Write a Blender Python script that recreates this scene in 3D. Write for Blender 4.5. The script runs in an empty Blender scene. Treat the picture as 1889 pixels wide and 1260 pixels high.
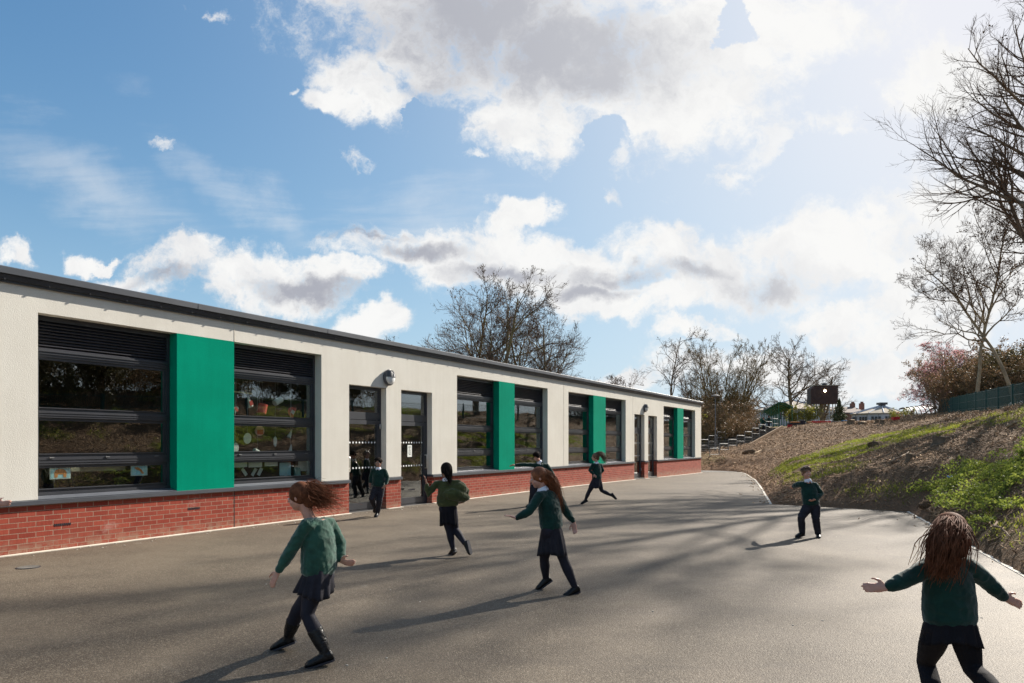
import bpy, bmesh, math, random
import numpy as np
from mathutils import Vector, Matrix, noise as mnoise
sc = bpy.context.scene
R = math.radians
random.seed(7); rng = np.random.default_rng(7)
F = 1259.0; CX = 944.5; HY = 818.0; EYE = 1.55      # lens in photo pixels, horizon row, eye height

# ---------------------------------------------------------------- camera
cam_d = bpy.data.cameras.new('camera'); cam = bpy.data.objects.new('camera', cam_d)
sc.collection.objects.link(cam); sc.camera = cam
cam_d.sensor_width = 36; cam_d.lens = 36*F/1889; cam_d.shift_y = 0.0995
cam_d.clip_start = .05; cam_d.clip_end = 3000
cam.location = (0, 0, EYE); cam.rotation_euler = (R(90), 0, 0)

# ---------------------------------------------------------------- light
SUN_EL = R(31.5); SUN_AZ = math.atan2(.735, .68)
sun_dir = Vector((math.sin(SUN_AZ)*math.cos(SUN_EL), math.cos(SUN_AZ)*math.cos(SUN_EL), math.sin(SUN_EL)))
sl = bpy.data.lights.new('sun', 'SUN'); sl.energy = 5.0; sl.angle = R(.53); sl.color = (1, .93, .83)
so = bpy.data.objects.new('sun', sl); sc.collection.objects.link(so)
so.rotation_euler = (-sun_dir).to_track_quat('-Z', 'Y').to_euler()
sc.view_settings.view_transform = 'Standard'; sc.view_settings.look = 'None'
sc.view_settings.exposure = 1.08; sc.view_settings.gamma = 1
sc.render.resolution_x = 1024; sc.render.resolution_y = 683

# ---------------------------------------------------------------- sky
world = bpy.data.worlds.new('World'); sc.world = world; world.use_nodes = True
nt = world.node_tree; nt.nodes.clear()
class G:
    """tiny helper to write node maths"""
    def __init__(s, nt): s.nt = nt
    def n(s, t, **k):
        o = s.nt.nodes.new(t)
        for a, b in k.items(): setattr(o, a, b)
        return o
    def put(s, sock, v):
        if hasattr(v, 'is_output') or isinstance(v, bpy.types.NodeSocket): s.nt.links.new(v, sock)
        else: sock.default_value = v
    def m(s, op, a, b=0.0, c=0.0, clamp=False):
        o = s.n('ShaderNodeMath', operation=op); o.use_clamp = clamp
        s.put(o.inputs[0], a); s.put(o.inputs[1], b); s.put(o.inputs[2], c); return o.outputs[0]
    def vm(s, op, a, b=(0, 0, 0), out=0):
        o = s.n('ShaderNodeVectorMath', operation=op); s.put(o.inputs[0], a); s.put(o.inputs[1], b)
        return o.outputs[out]
    def ramp(s, v, a, b, lo=0.0, hi=1.0, mode='SMOOTHSTEP'):
        o = s.n('ShaderNodeMapRange', interpolation_type=mode)
        s.put(o.inputs[0], v); s.put(o.inputs[1], a); s.put(o.inputs[2], b); s.put(o.inputs[3], lo); s.put(o.inputs[4], hi)
        return o.outputs[0]
    def mix(s, f, a, b, blend='MIX'):
        o = s.n('ShaderNodeMix', data_type='RGBA', blend_type=blend)
        s.put(o.inputs[0], f); s.put(o.inputs[6], a); s.put(o.inputs[7], b); return o.outputs[2]
    def noise(s, vec, scale, detail=4, rough=.55, dist=0.0, dim='3D', out=0):
        o = s.n('ShaderNodeTexNoise', noise_dimensions=dim)
        s.put(o.inputs['Vector'], vec); s.put(o.inputs['Scale'], scale); s.put(o.inputs['Detail'], detail)
        s.put(o.inputs['Roughness'], rough); s.put(o.inputs['Distortion'], dist); return o.outputs[out]
g = G(nt)
tc = g.n('ShaderNodeTexCoord').outputs['Generated']
sep = g.n('ShaderNodeSeparateXYZ'); nt.links.new(tc, sep.inputs[0])
dx, dy, dz = sep.outputs
ysafe = g.m('MAXIMUM', g.m('ABSOLUTE', dy), .12)
comb = g.n('ShaderNodeCombineXYZ'); nt.links.new(g.m('DIVIDE', dx, ysafe), comb.inputs[0]); nt.links.new(g.m('DIVIDE', dz, ysafe), comb.inputs[1])
uv = comb.outputs[0]                                  # direction on a far vertical plane
warp = g.n('ShaderNodeTexNoise'); warp.inputs['Scale'].default_value = 5.5; warp.inputs['Detail'].default_value = 7; warp.inputs['Roughness'].default_value = .6
nt.links.new(uv, warp.inputs['Vector'])
w1 = g.vm('SUBTRACT', warp.outputs['Color'], (.5, .5, .5))
def scaled(v, k):
    o = g.n('ShaderNodeVectorMath', operation='SCALE'); nt.links.new(v, o.inputs[0]); o.inputs['Scale'].default_value = k; return o.outputs[0]
uvw = g.vm('ADD', uv, scaled(w1, .17))
def PU(x, y): return ((x-CX)/F, (HY-y)/F, 0)
def blob(x, y, rx, ry, rot=0, src=None):
    mp = g.n('ShaderNodeMapping', vector_type='TEXTURE')
    nt.links.new(src or uvw, mp.inputs[0]); mp.inputs['Location'].default_value = PU(x, y)
    mp.inputs['Rotation'].default_value = (0, 0, R(rot)); mp.inputs['Scale'].default_value = (rx/F, ry/F, 1)
    mp2 = g.vm('MULTIPLY', mp.outputs[0], (1, 1, 0))
    ln = g.vm('LENGTH', mp2, out=1)
    return g.m('SUBTRACT', 1.0, ln)
def union(bl, k=.12):
    r = bl[0]
    for b in bl[1:]:
        o = g.n('ShaderNodeMath', operation='SMOOTH_MAX'); g.put(o.inputs[0], r); g.put(o.inputs[1], b); o.inputs[2].default_value = k
        r = o.outputs[0]
    return r
big = union([blob(900, -20, 370, 150), blob(1010, 120, 270, 150, -20), blob(1230, 130, 260, 150), blob(680, 150, 105, 62, -25), blob(760, 95, 90, 60), blob(625, 175, 60, 30),
             blob(960, 230, 120, 85), blob(1430, 30, 240, 90), blob(1230, 190, 120, 75), blob(1060, -120, 620, 160)])
hole = union([blob(1358, 45, 30, 60), blob(1110, 262, 50, 62), blob(770, 195, 22, 35)])
big = g.m('SUBTRACT', big, g.m('MULTIPLY', g.m('MAXIMUM', hole, 0.0), 3.2))
low = union([blob(700, 462, 150, 44), blob(860, 468, 190, 72), blob(960, 395, 62, 34), blob(1030, 500, 190, 75), blob(1210, 470, 120, 75),
             blob(1250, 425, 45, 40), blob(1370, 500, 230, 90), blob(1560, 470, 250, 95, 10), blob(1730, 450, 260, 120, 14),
             blob(500, 535, 165, 66), blob(600, 512, 110, 36), blob(335, 490, 100, 46, 12), blob(250, 520, 100, 34), blob(690, 605, 82, 40),
             blob(150, 464, 52, 24), blob(200, 470, 40, 10), blob(5, 468, 40, 30), blob(1130, 560, 180, 45), blob(1290, 612, 78, 24), blob(1600, 600, 150, 40),
             blob(1150, 690, 90, 26), blob(1740, 150, 140, 80, 12), blob(1850, 480, 200, 130), blob(1500, 680, 330, 45), blob(1700, 600, 200, 70), blob(-150, 560, 120, 50), blob(2100, 350, 200, 260)])
wisps = union([blob(1500, 232, 150, 34, 6), blob(1430, 255, 90, 26, 30), blob(1350, 310, 60, 24), blob(1560, 250, 60, 18), blob(1355, 288, 75, 36, 20), blob(1215, 352, 26, 17), blob(1125, 360, 24, 24), blob(668, 270, 34, 20),
               blob(312, 246, 40, 20, -10), blob(1145, 280, 24, 60), blob(540, 150, 20, 10), blob(880, 310, 50, 10), blob(1520, 395, 50, 20),
               blob(1290, 160, 40, 60), blob(1040, 285, 40, 12), blob(390, 20, 70, 14), blob(1170, 420, 25, 22)])
nA = g.noise(uvw, 5.0, 9, .62, .1)
nB = g.noise(uvw, 15.0, 8, .66, .2)
nD = g.noise(uv, 34.0, 6, .7, .3)
f1 = g.m('ADD', g.m('ADD', g.m('MULTIPLY', g.m('SUBTRACT', nA, .5), 2.0), g.m('MULTIPLY', g.m('SUBTRACT', nB, .5), 2.3)), g.m('MULTIPLY', g.m('SUBTRACT', nD, .5), 1.3))
dens1 = g.m('ADD', g.m('MINIMUM', union([big, low], .05), .42), g.m('MULTIPLY', f1, .50))
dens2 = g.m('ADD', wisps, g.m('MULTIPLY', g.m('SUBTRACT', nB, .56), 4.2))
c1 = g.m('POWER', g.ramp(dens1, -.15, .42), 1.35)
c2 = g.m('MULTIPLY', g.ramp(dens2, -.1, .9), .8)
cover = g.m('MAXIMUM', c1, c2)
# clouds behind and overhead, for reflections and light
nO = g.noise(tc, 3.0, 6, .6)
back = g.ramp(nO, .52, .62)
front = g.ramp(dy, .1, .25)
cover = g.m('ADD', g.m('MULTIPLY', cover, front), g.m('MULTIPLY', g.m('MULTIPLY', back, .7), g.m('SUBTRACT', 1.0, front)))
# thin high cirrus streaks
mp = g.n('ShaderNodeMapping'); nt.links.new(uv, mp.inputs[0]); mp.inputs['Rotation'].default_value = (0, 0, R(28)); mp.inputs['Scale'].default_value = (1.3, 7, 1)
nC = g.noise(mp.outputs[0], 2.2, 8, .6, .5)
cir_b = union([blob(170, 330, 420, 95, -24), blob(480, 380, 330, 60, -38), blob(800, 420, 260, 120)], .2)
cir = g.m('MULTIPLY', g.ramp(g.m('ADD', cir_b, g.m('MULTIPLY', g.m('SUBTRACT', nC, .5), 2.2)), .1, 1.3), .42)
cover = g.m('MAXIMUM', cover, g.m('MULTIPLY', cir, front))
# grey undersides: where the cloud is thick
grey = union([blob(880, 20, 290, 165), blob(1000, 90, 200, 110), blob(1110, 90, 240, 95), blob(1100, 130, 150, 60), blob(1150, 512, 120, 30), blob(1270, 500, 120, 26), blob(1420, 530, 110, 40),
              blob(760, 468, 130, 22), blob(560, 545, 130, 26), blob(660, 440, 110, 10), blob(930, 500, 130, 22), blob(310, 515, 80, 18), blob(1090, 545, 90, 20)], .08)
gd = g.m('ADD', grey, g.m('MULTIPLY', f1, .55))
gm = g.ramp(gd, -.2, .95)
# relief: lit tops and shaded folds from the same billows, read a little towards the sun
nS = g.noise(g.vm('ADD', uvw, (.022, .03, 0)), 5.0, 9, .62, .1)
relief = g.ramp(g.m('SUBTRACT', nS, nA), -.10, .16)
sky = g.n('ShaderNodeTexSky', sky_type='NISHITA'); sky.sun_disc = False
sky.sun_elevation = SUN_EL; sky.sun_rotation = SUN_AZ; sky.air_density = 1.0; sky.dust_density = .6; sky.ozone_density = 1.4
skyc = g.mix(1.0, sky.outputs[0], (.038, .074, .106, 1), 'MULTIPLY')
skyc = g.vm('DIVIDE', skyc, g.vm('ADD', (1, 1, 1), scaled(skyc, 1.35)))   # soft shoulder of a hazy sky
dotn = g.vm('DOT_PRODUCT', g.vm('NORMALIZE', tc), tuple(sun_dir), out=1)
dpos = g.m('MAXIMUM', dotn, 0.0)
halo = g.m('ADD', g.m('MULTIPLY', g.m('POWER', dpos, 5.0), 1.0), g.m('MULTIPLY', g.m('POWER', dpos, 2.0), .16))
el_ = g.m('MAXIMUM', dz, 0.0)
hz = g.m('MULTIPLY', g.m('POWER', g.m('SUBTRACT', 1.0, el_, clamp=True), 5.0), .72)
skyc = g.mix(hz, skyc, (.315, .365, .415, 1))
skyc = g.mix(halo, skyc, (.405, .412, .44, 1))
ccol = g.mix(g.m('MULTIPLY', relief, .42), (.45, .45, .445, 1), (.30, .305, .325, 1))
ccol = g.mix(gm, ccol, (.200, .207, .235, 1))
ccol = g.mix(g.m('MULTIPLY', g.m('POWER', dpos, 7.0), .9, clamp=True), ccol, (.455, .452, .445, 1))
final = g.mix(cover, skyc, ccol)
bg = g.n('ShaderNodeBackground'); nt.links.new(final, bg.inputs[0]); bg.inputs[1].default_value = 1.0
world.cycles.sampling_method = 'MANUAL'; world.cycles.sample_map_resolution = 512
wo = g.n('ShaderNodeOutputWorld'); nt.links.new(bg.outputs[0], wo.inputs[0])

# ---------------------------------------------------------------- helpers
def link(o, parent=None):
    sc.collection.objects.link(o)
    if parent is not None: o.parent = parent
    return o
def tag(o, label=None, cat=None, group=None, kind=None):
    if label: o['label'] = label
    if cat: o['category'] = cat
    if group: o['group'] = group
    if kind: o['kind'] = kind
    return o
def thing(name, label, cat, loc=(0, 0, 0), rz=0, group=None):
    o = bpy.data.objects.new(name, None); o.empty_display_size = .1
    link(o); o.location = loc; o.rotation_euler = (0, 0, rz)
    return tag(o, label, cat, group)
def mesh_np(name, V, Fc, mat, parent=None, smooth=False, loops=None):
    """V (n,3); Fc (m,k) faces of one arity, or list of such arrays"""
    if not isinstance(Fc, (list, tuple)): Fc = [Fc]
    Fc = [np.asarray(f, dtype=np.int32) for f in Fc if len(f)]
    me = bpy.data.meshes.new(name)
    nl = sum(f.size for f in Fc); nf = sum(len(f) for f in Fc)
    me.vertices.add(len(V)); me.vertices.foreach_set('co', np.asarray(V, dtype=np.float32).ravel())
    me.loops.add(nl); me.polygons.add(nf)
    me.loops.foreach_set('vertex_index', np.concatenate([f.ravel() for f in Fc]))
    cnt = np.concatenate([np.full(len(f), f.shape[1]) for f in Fc]); st = np.concatenate([[0], np.cumsum(cnt)[:-1]])
    me.polygons.foreach_set('loop_start', st.astype(np.int32))
    me.update(calc_edges=True); me.validate()
    if smooth: me.polygons.foreach_set('use_smooth', np.ones(len(me.polygons), dtype=bool))
    if mat: me.materials.append(mat)
    o = bpy.data.objects.new(name, me); return link(o, parent)
class MB:
    """collects shapes, links them as one mesh"""
    def __init__(s): s.bm = bmesh.new()
    def box(s, x0, x1, y0, y1, z0, z1, M=None):
        vs = [s.bm.verts.new(p) for p in ((x0,y0,z0),(x1,y0,z0),(x1,y1,z0),(x0,y1,z0),(x0,y0,z1),(x1,y0,z1),(x1,y1,z1),(x0,y1,z1))]
        if M is not None:
            for v in vs: v.co = M @ v.co
        for f in ((0,3,2,1),(4,5,6,7),(0,1,5,4),(1,2,6,5),(2,3,7,6),(3,0,4,7)): s.bm.faces.new([vs[i] for i in f])
        return s
    def cbox(s, c, sx, sy, sz, M=None):
        T = Matrix.Translation(c) @ (M.to_4x4() if M is not None else Matrix.Identity(4))
        return s.box(-sx/2, sx/2, -sy/2, sy/2, -sz/2, sz/2, T)
    def loft(s, secs, n=12, cap=True, dome=False):
        """secs: list of (center, side vec*ra, front vec*rb)"""
        rings = []
        for c, a, b in secs:
            c = Vector(c); a = Vector(a); b = Vector(b)
            rings.append([s.bm.verts.new(c + a*math.cos(2*math.pi*i/n) + b*math.sin(2*math.pi*i/n)) for i in range(n)])
        for r0, r1 in zip(rings, rings[1:]):
            for i in range(n): s.bm.faces.new((r0[i], r0[(i+1) % n], r1[(i+1) % n], r1[i]))
        if cap:
            s.bm.faces.new(rings[0][::-1]); s.bm.faces.new(rings[-1])
        return s
    def tube(s, pts, rad, n=8, flat=None):
        """round tube with rounded ends; rad number or list"""
        pts = [Vector(p) for p in pts]
        if not hasattr(rad, '__len__'): rad = [rad]*len(pts)
        secs = []; up = None
        for i, p in enumerate(pts):
            d = (pts[min(i+1, len(pts)-1)] - pts[max(i-1, 0)])
            d = d.normalized() if d.length > 1e-9 else Vector((0, 0, 1))
            if up is None:
                up = Vector((0, 0, 1)) if abs(d.z) < .9 else Vector((1, 0, 0))
            a = d.cross(up); a = a.normalized() if a.length > 1e-6 else Vector((1, 0, 0)); b = a.cross(d).normalized(); up = b
            k = 1 if flat is None else flat
            r = rad[i]
            if i == 0:
                secs += [(p-d*r*.92, a*r*.38, b*r*.38*k), (p-d*r*.6, a*r*.8, b*r*.8*k)]
            secs.append((p, a*r, b*r*k))
            if i == len(pts)-1:
                secs += [(p+d*r*.6, a*r*.8, b*r*.8*k), (p+d*r*.92, a*r*.38, b*r*.38*k)]
        return s.loft(secs, n)
    def rod(s, a, b, r, n=8):
        a = Vector(a); b = Vector(b); d = (b-a).normalized(); up = Vector((0,0,1)) if abs(d.z) < .9 else Vector((1,0,0))
        x = d.cross(up).normalized(); y = x.cross(d)
        return s.loft([(a, x*r, y*r), (b, x*r, y*r)], n)
    def ell(s, c, rx, ry, rz, M=None, seg=16, rings=10):
        c = Vector(c); M = M or Matrix.Identity(3); secs = []
        for i in range(rings+1):
            t = math.pi*(i+.0)/rings; t = min(max(t, .12), math.pi-.12)
            secs.append((c + M @ Vector((0, 0, -rz*math.cos(t))), M @ Vector((rx*math.sin(t), 0, 0)), M @ Vector((0, ry*math.sin(t), 0))))
        return s.loft(secs, seg)
    def poly(s, pts):
        s.bm.faces.new([s.bm.verts.new(p) for p in pts]); return s
    def prism(s, pts, vec):
        a = [s.bm.verts.new(p) for p in pts]; v = Vector(vec); b = [s.bm.verts.new(Vector(p)+v) for p in pts]; n = len(a)
        s.bm.faces.new(a[::-1]); s.bm.faces.new(b)
        for i in range(n): s.bm.faces.new((a[i], a[(i+1) % n], b[(i+1) % n], b[i]))
        return s
    def build(s, name, mat, parent=None, smooth=False, bevel=0, fixn=True):
        if fixn: bmesh.ops.recalc_face_normals(s.bm, faces=s.bm.faces)
        me = bpy.data.meshes.new(name); s.bm.to_mesh(me); s.bm.free()
        if smooth: me.polygons.foreach_set('use_smooth', np.ones(len(me.polygons), dtype=bool))
        if mat: me.materials.append(mat)
        o = link(bpy.data.objects.new(name, me), parent)
        if bevel:
            b = o.modifiers.new('bevel', 'BEVEL'); b.width = bevel; b.segments = 2; b.limit_method = 'ANGLE'; b.angle_limit = R(40)
        return o

# ---------------------------------------------------------------- materials
def newmat(name):
    m = bpy.data.materials.new(name); m.use_nodes = True; t = m.node_tree; gg = G(t)
    bs = t.nodes['Principled BSDF']; return m, gg, bs
def simple(name, col, rough=.6, var=.12, vscale=6, bump=0, bscale=60, metal=0, spec=.5, bdist=.002, col2=None, sheen=0):
    m, gg, bs = newmat(name)
    pos = gg.n('ShaderNodeTexCoord').outputs['Object']
    nz = gg.noise(pos, vscale, 5, .6)
    c1 = tuple(max(0, c*(1-var)) for c in col)+(1,); c2 = tuple(min(1, c*(1+var)) for c in (col2 or col))+(1,)
    gg.put(bs.inputs['Base Color'], gg.mix(gg.ramp(nz, .3, .7), c1, c2))
    bs.inputs['Roughness'].default_value = rough; bs.inputs['Metallic'].default_value = metal
    bs.inputs['Specular IOR Level'].default_value = spec
    if sheen: bs.inputs['Sheen Weight'].default_value = sheen
    if bump:
        b = gg.n('ShaderNodeBump'); gg.put(b.inputs['Height'], gg.noise(pos, bscale, 4, .6)); b.inputs['Strength'].default_value = bump; b.inputs['Distance'].default_value = bdist
        gg.put(bs.inputs['Normal'], b.outputs[0])
    return m
M = {}
def render_mat(name, ca, cb):
    m, gg, bs = newmat(name); pos = gg.n('ShaderNodeTexCoord').outputs['Object']
    big_ = gg.noise(pos, .9, 4, .6); streak = gg.n('ShaderNodeMapping'); gg.put(streak.inputs[0], pos); streak.inputs['Scale'].default_value = (4, 4, .35)
    st = gg.noise(streak.outputs[0], 2.2, 5, .6)
    gr = gg.noise(pos, 115, 2, .5)
    c = gg.mix(gg.ramp(gg.m('ADD', gg.m('MULTIPLY', big_, .65), gg.m('MULTIPLY', st, .35)), .35, .65), ca, cb)
    c = gg.mix(gg.ramp(gr, .56, .40, 0, .22), c, tuple(v*.55 for v in ca[:3])+(1,))
    gg.put(bs.inputs['Base Color'], c); bs.inputs['Roughness'].default_value = 1; bs.inputs['Specular IOR Level'].default_value = .04
    v = gg.n('ShaderNodeTexVoronoi'); gg.put(v.inputs['Vector'], pos); v.inputs['Scale'].default_value = 105
    b = gg.n('ShaderNodeBump'); gg.put(b.inputs['Height'], gg.m('ADD', gg.m('MULTIPLY', v.outputs['Distance'], -.7), gr)); b.inputs['Strength'].default_value = .5; b.inputs['Distance'].default_value = .004
    gg.put(bs.inputs['Normal'], b.outputs[0]); return m
M['render'] = render_mat('cream_render', (.67, .635, .56, 1), (.73, .70, .625, 1))
M['green'] = render_mat('green_render', (.0, .225, .135, 1), (.0, .27, .165, 1))
def brick_mat():
    m, gg, bs = newmat('red_brick'); pos = gg.n('ShaderNodeTexCoord').outputs['Object']
    geo = gg.n('ShaderNodeNewGeometry')
    # use the wall's length and height; on returns the depth takes over
    s3 = gg.n('ShaderNodeSeparateXYZ'); gg.put(s3.inputs[0], pos)
    cb = gg.n('ShaderNodeCombineXYZ'); gg.put(cb.inputs[0], gg.m('ADD', s3.outputs[0], s3.outputs[1])); gg.put(cb.inputs[1], gg.m('ADD', s3.outputs[2], .01))
    br = gg.n('ShaderNodeTexBrick'); gg.put(br.inputs['Vector'], cb.outputs[0])
    br.inputs['Scale'].default_value = 1; br.inputs['Brick Width'].default_value = .225; br.inputs['Row Height'].default_value = .075
    br.inputs['Mortar Size'].default_value = .006; br.inputs['Mortar Smooth'].default_value = .15; br.inputs['Bias'].default_value = 0
    br.inputs['Color1'].default_value = (.23, .034, .020, 1); br.inputs['Color2'].default_value = (.36, .068, .040, 1); br.inputs['Mortar'].default_value = (.36, .25, .18, 1)
    st = gg.n('ShaderNodeMapping'); gg.put(st.inputs[0], pos); st.inputs['Scale'].default_value = (90, 90, 9)
    drag = gg.noise(st.outputs[0], 1.0, 3, .6); cl = gg.noise(pos, 2.0, 4)
    c = gg.mix(gg.ramp(drag, .3, .7, .0, .38), br.outputs[0], (.16, .03, .02, 1))
    c = gg.mix(gg.ramp(cl, .35, .75, 0, .25), c, (.38, .11, .07, 1))
    dirt = gg.m('MULTIPLY', gg.ramp(s3.outputs[2], .26, .0, 0, 1), gg.ramp(gg.noise(pos, 7, 5, .7), .38, .62, .1, .75)); c = gg.mix(dirt, c, (.30, .20, .14, 1))
    eff = gg.noise(pos, 1.1, 6, .75); c = gg.mix(gg.ramp(eff, .60, .74, 0, .3), c, (.55, .42, .36, 1))
    gg.put(bs.inputs['Base Color'], c); bs.inputs['Roughness'].default_value = .85; bs.inputs['Specular IOR Level'].default_value = .2
    b = gg.n('ShaderNodeBump'); gg.put(b.inputs['Height'], gg.m('ADD', gg.m('MULTIPLY', br.outputs[1], -1.2), gg.m('MULTIPLY', drag, .5)))
    b.inputs['Strength'].default_value = .8; b.inputs['Distance'].default_value = .004; gg.put(bs.inputs['Normal'], b.outputs[0]); return m
M['brick'] = brick_mat()
def asphalt_mat():
    m, gg, bs = newmat('asphalt'); pos = gg.n('ShaderNodeTexCoord').outputs['Object']
    a = gg.noise(pos, .35, 4, .6, .9); b_ = gg.noise(pos, 1.7, 5, .65); 
    v = gg.n('ShaderNodeTexVoronoi'); gg.put(v.inputs['Vector'], pos); v.inputs['Scale'].default_value = 95
    v2 = gg.n('ShaderNodeTexVoronoi'); gg.put(v2.inputs['Vector'], pos); v2.inputs['Scale'].default_value = 150
    fine = gg.noise(pos, 90, 3, .75)
    c = gg.mix(gg.ramp(gg.m('ADD', gg.m('MULTIPLY', a, .6), gg.m('MULTIPLY', b_, .4)), .36, .66), (.076, .055, .035, 1), (.140, .108, .073, 1))
    c = gg.mix(gg.ramp(gg.m('MULTIPLY', v.outputs['Color'], 1.0), .45, .95, 0, .62), c, (.28, .235, .175, 1))
    c = gg.mix(gg.ramp(fine, .56, .36, 0, .75), c, (.038, .032, .026, 1))
    sp = gg.noise(pos, 240, 1, .5); c = gg.mix(gg.ramp(sp, .70, .76, 0, .7), c, (.62, .6, .55, 1))
    # worn pale patches
    wpt = gg.noise(pos, .8, 6, .7, 1.0); c = gg.mix(gg.ramp(wpt, .62, .78, 0, .45), c, (.27, .245, .20, 1))
    gg.put(bs.inputs['Base Color'], c); damp = gg.n('ShaderNodeMapping'); gg.put(damp.inputs[0], pos); damp.inputs['Rotation'].default_value = (0, 0, R(-35)); damp.inputs['Scale'].default_value = (.35, 1.3, 1)
    dn = gg.noise(damp.outputs[0], .9, 6, .65, .5); c = gg.mix(gg.ramp(dn, .5, .72, 0, .42), c, (.060, .047, .036, 1))
    gg.put(bs.inputs['Base Color'], c)
    bs.inputs['Roughness'].default_value = .7; bs.inputs['Specular IOR Level'].default_value = .34
    h = gg.m('ADD', gg.m('MULTIPLY', v.outputs['Distance'], -.9), gg.m('ADD', gg.m('MULTIPLY', fine, .8), gg.m('MULTIPLY', v2.outputs['Distance'], -.4)))
    b = gg.n('ShaderNodeBump'); gg.put(b.inputs['Height'], h); b.inputs['Strength'].default_value = .5; b.inputs['Distance'].default_value = .006
    gg.put(bs.inputs['Normal'], b.outputs[0]); return m
M['asphalt'] = asphalt_mat()
M['old_asphalt'] = simple('old_asphalt', (.10, .092, .08), .85, .3, 3, .5, 50, bdist=.01)
M['concrete'] = simple('pale_concrete', (.60, .55, .46), .9, .15, 5, .4, 70)
M['frame'] = simple('anthracite_metal', (.034, .036, .043), .38, .15, 3, spec=.6)
M['coping'] = simple('grey_coping', (.062, .068, .08), .42, .12, 2, spec=.6)
M['louvre'] = simple('dark_louvre', (.035, .035, .042), .42, .1, 3)
M['sill'] = simple('grey_sill', (.10, .108, .125), .36, .08, 2, spec=.7)
M['steel'] = simple('brushed_steel', (.62, .62, .60), .28, .05, 10, metal=1)
M['galv'] = simple('galvanised_steel', (.15, .15, .15), .65, .2, 12, metal=.2)
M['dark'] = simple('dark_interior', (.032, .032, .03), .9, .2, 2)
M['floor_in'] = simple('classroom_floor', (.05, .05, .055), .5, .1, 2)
def glass_mat():
    m, gg, bs = newmat('window_glass'); t = m.node_tree; t.nodes.remove(bs)
    tr = gg.n('ShaderNodeBsdfTransparent'); tr.inputs[0].default_value = (.92, .95, .93, 1)
    gl = gg.n('ShaderNodeBsdfGlossy'); gl.inputs['Roughness'].default_value = .012; gl.inputs[0].default_value = (1, 1, 1, 1)
    fr = gg.n('ShaderNodeFresnel'); bf = gg.n('ShaderNodeNewGeometry').outputs['Backfacing']; gg.put(fr.inputs[0], gg.m('ADD', 2.1, gg.m('MULTIPLY', bf, 1/2.1-2.1)))
    pos = gg.n('ShaderNodeTexCoord').outputs['Object']
    b = gg.n('ShaderNodeBump'); gg.put(b.inputs['Height'], gg.noise(pos, 1.3, 2, .5)); b.inputs['Strength'].default_value = .25; b.inputs['Distance'].default_value = .004
    gg.put(gl.inputs['Normal'], b.outputs[0])
    mx = gg.n('ShaderNodeMixShader'); gg.put(mx.inputs[0], fr.outputs[0]); gg.put(mx.inputs[1], tr.outputs[0]); gg.put(mx.inputs[2], gl.outputs[0])
    t.links.new(mx.outputs[0], t.nodes['Material Output'].inputs[0]); return m
M['glass'] = glass_mat()
M['dots'] = simple('frosted_dots', (.75, .78, .78), .6, .02)
M['sweater'] = simple('bottle_green_knit', (.006, .034, .025), .9, .25, 9, .5, 260, spec=.2, bdist=.003, sheen=.25)
M['sweater_olive'] = simple('olive_knit', (.060, .068, .022), .9, .25, 9, .5, 260, spec=.2, bdist=.003, sheen=.25)
M['sweater_light'] = simple('sunlit_green_knit', (.022, .078, .052), .9, .3, 9, .5, 260, spec=.2, bdist=.003, sheen=.4)  # lighter copy of the bottle green, sunlight on the back put into the colour
M['charcoal'] = simple('charcoal_cloth', (.026, .025, .032), .9, .2, 12, .4, 300, spec=.2)
M['black_cloth'] = simple('black_cloth', (.012, .011, .014), .9, .2, 12, .4, 300, spec=.2)
M['tights'] = simple('navy_tights', (.016, .015, .024), .75, .2, 12, spec=.3)
M['leather'] = simple('black_leather', (.010, .0095, .0095), .40, .3, 25, .4, 60, spec=.3)
M['white'] = simple('white_cotton', (.78, .80, .86), .8, .04, 20)
def skin_mat(name, col):
    m = simple(name, col, .5, .12, 14, .15, 90, spec=.35); bs = m.node_tree.nodes['Principled BSDF']
    bs.inputs['Subsurface Weight'].default_value = .12; bs.inputs['Subsurface Radius'].default_value = (.02, .008, .004); return m
M['skin'] = skin_mat('fair_skin', (.58, .31, .225)); M['skin_tan'] = skin_mat('brown_skin', (.36, .19, .13))
M['lips'] = simple('lips', (.42, .13, .11), .4); M['teeth'] = simple('teeth', (.8, .78, .7), .3)
M['eye'] = simple('eye_white', (.7, .68, .65), .2); M['iris'] = simple('iris', (.03, .018, .012), .15)
M['hair_brown'] = simple('brown_hair', (.135, .052, .026), .75, .4, 22, spec=.08); M['hair_dark'] = simple('dark_hair', (.016, .011, .009), .8, .3, 22, spec=.08)
M['hair_mid'] = simple('mid_brown_hair', (.13, .070, .035), .5, .4, 22); M['hair_auburn'] = simple('auburn_hair', (.20, .070, .028), .6, .4, 20, spec=.25)
M['hair_blond'] = simple('blond_hair', (.36, .25, .12), .5, .3, 22)
M['gold'] = simple('brass_buckle', (.7, .5, .18), .3, .05, metal=1)
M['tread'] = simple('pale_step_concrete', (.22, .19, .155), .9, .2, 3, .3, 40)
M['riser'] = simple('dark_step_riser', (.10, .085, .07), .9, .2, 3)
M['green_paint'] = simple('green_paint', (.015, .13, .075), .5, .15, 6)
M['fence_green'] = simple('fence_green', (.008, .055, .045), .55, .15, 4)
M['roof_felt'] = simple('pale_roof', (.40, .34, .26), 1.0, .15, .6)
M['pale_wall'] = simple('pale_wall', (.55, .56, .60), .8, .08, 1)
M['roof_tile'] = simple('brown_roof_tile', (.15, .11, .09), .85, .2, 3)
M['brick_far'] = simple('far_brick', (.24, .12, .09), .9, .2, 3)
M['timber_dark'] = simple('dark_timber', (.085, .046, .038), .7, .25, 3)
M['cut_wood'] = simple('cut_wood', (.36, .25, .14), .9, .25, 18, .4, 40)
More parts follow.
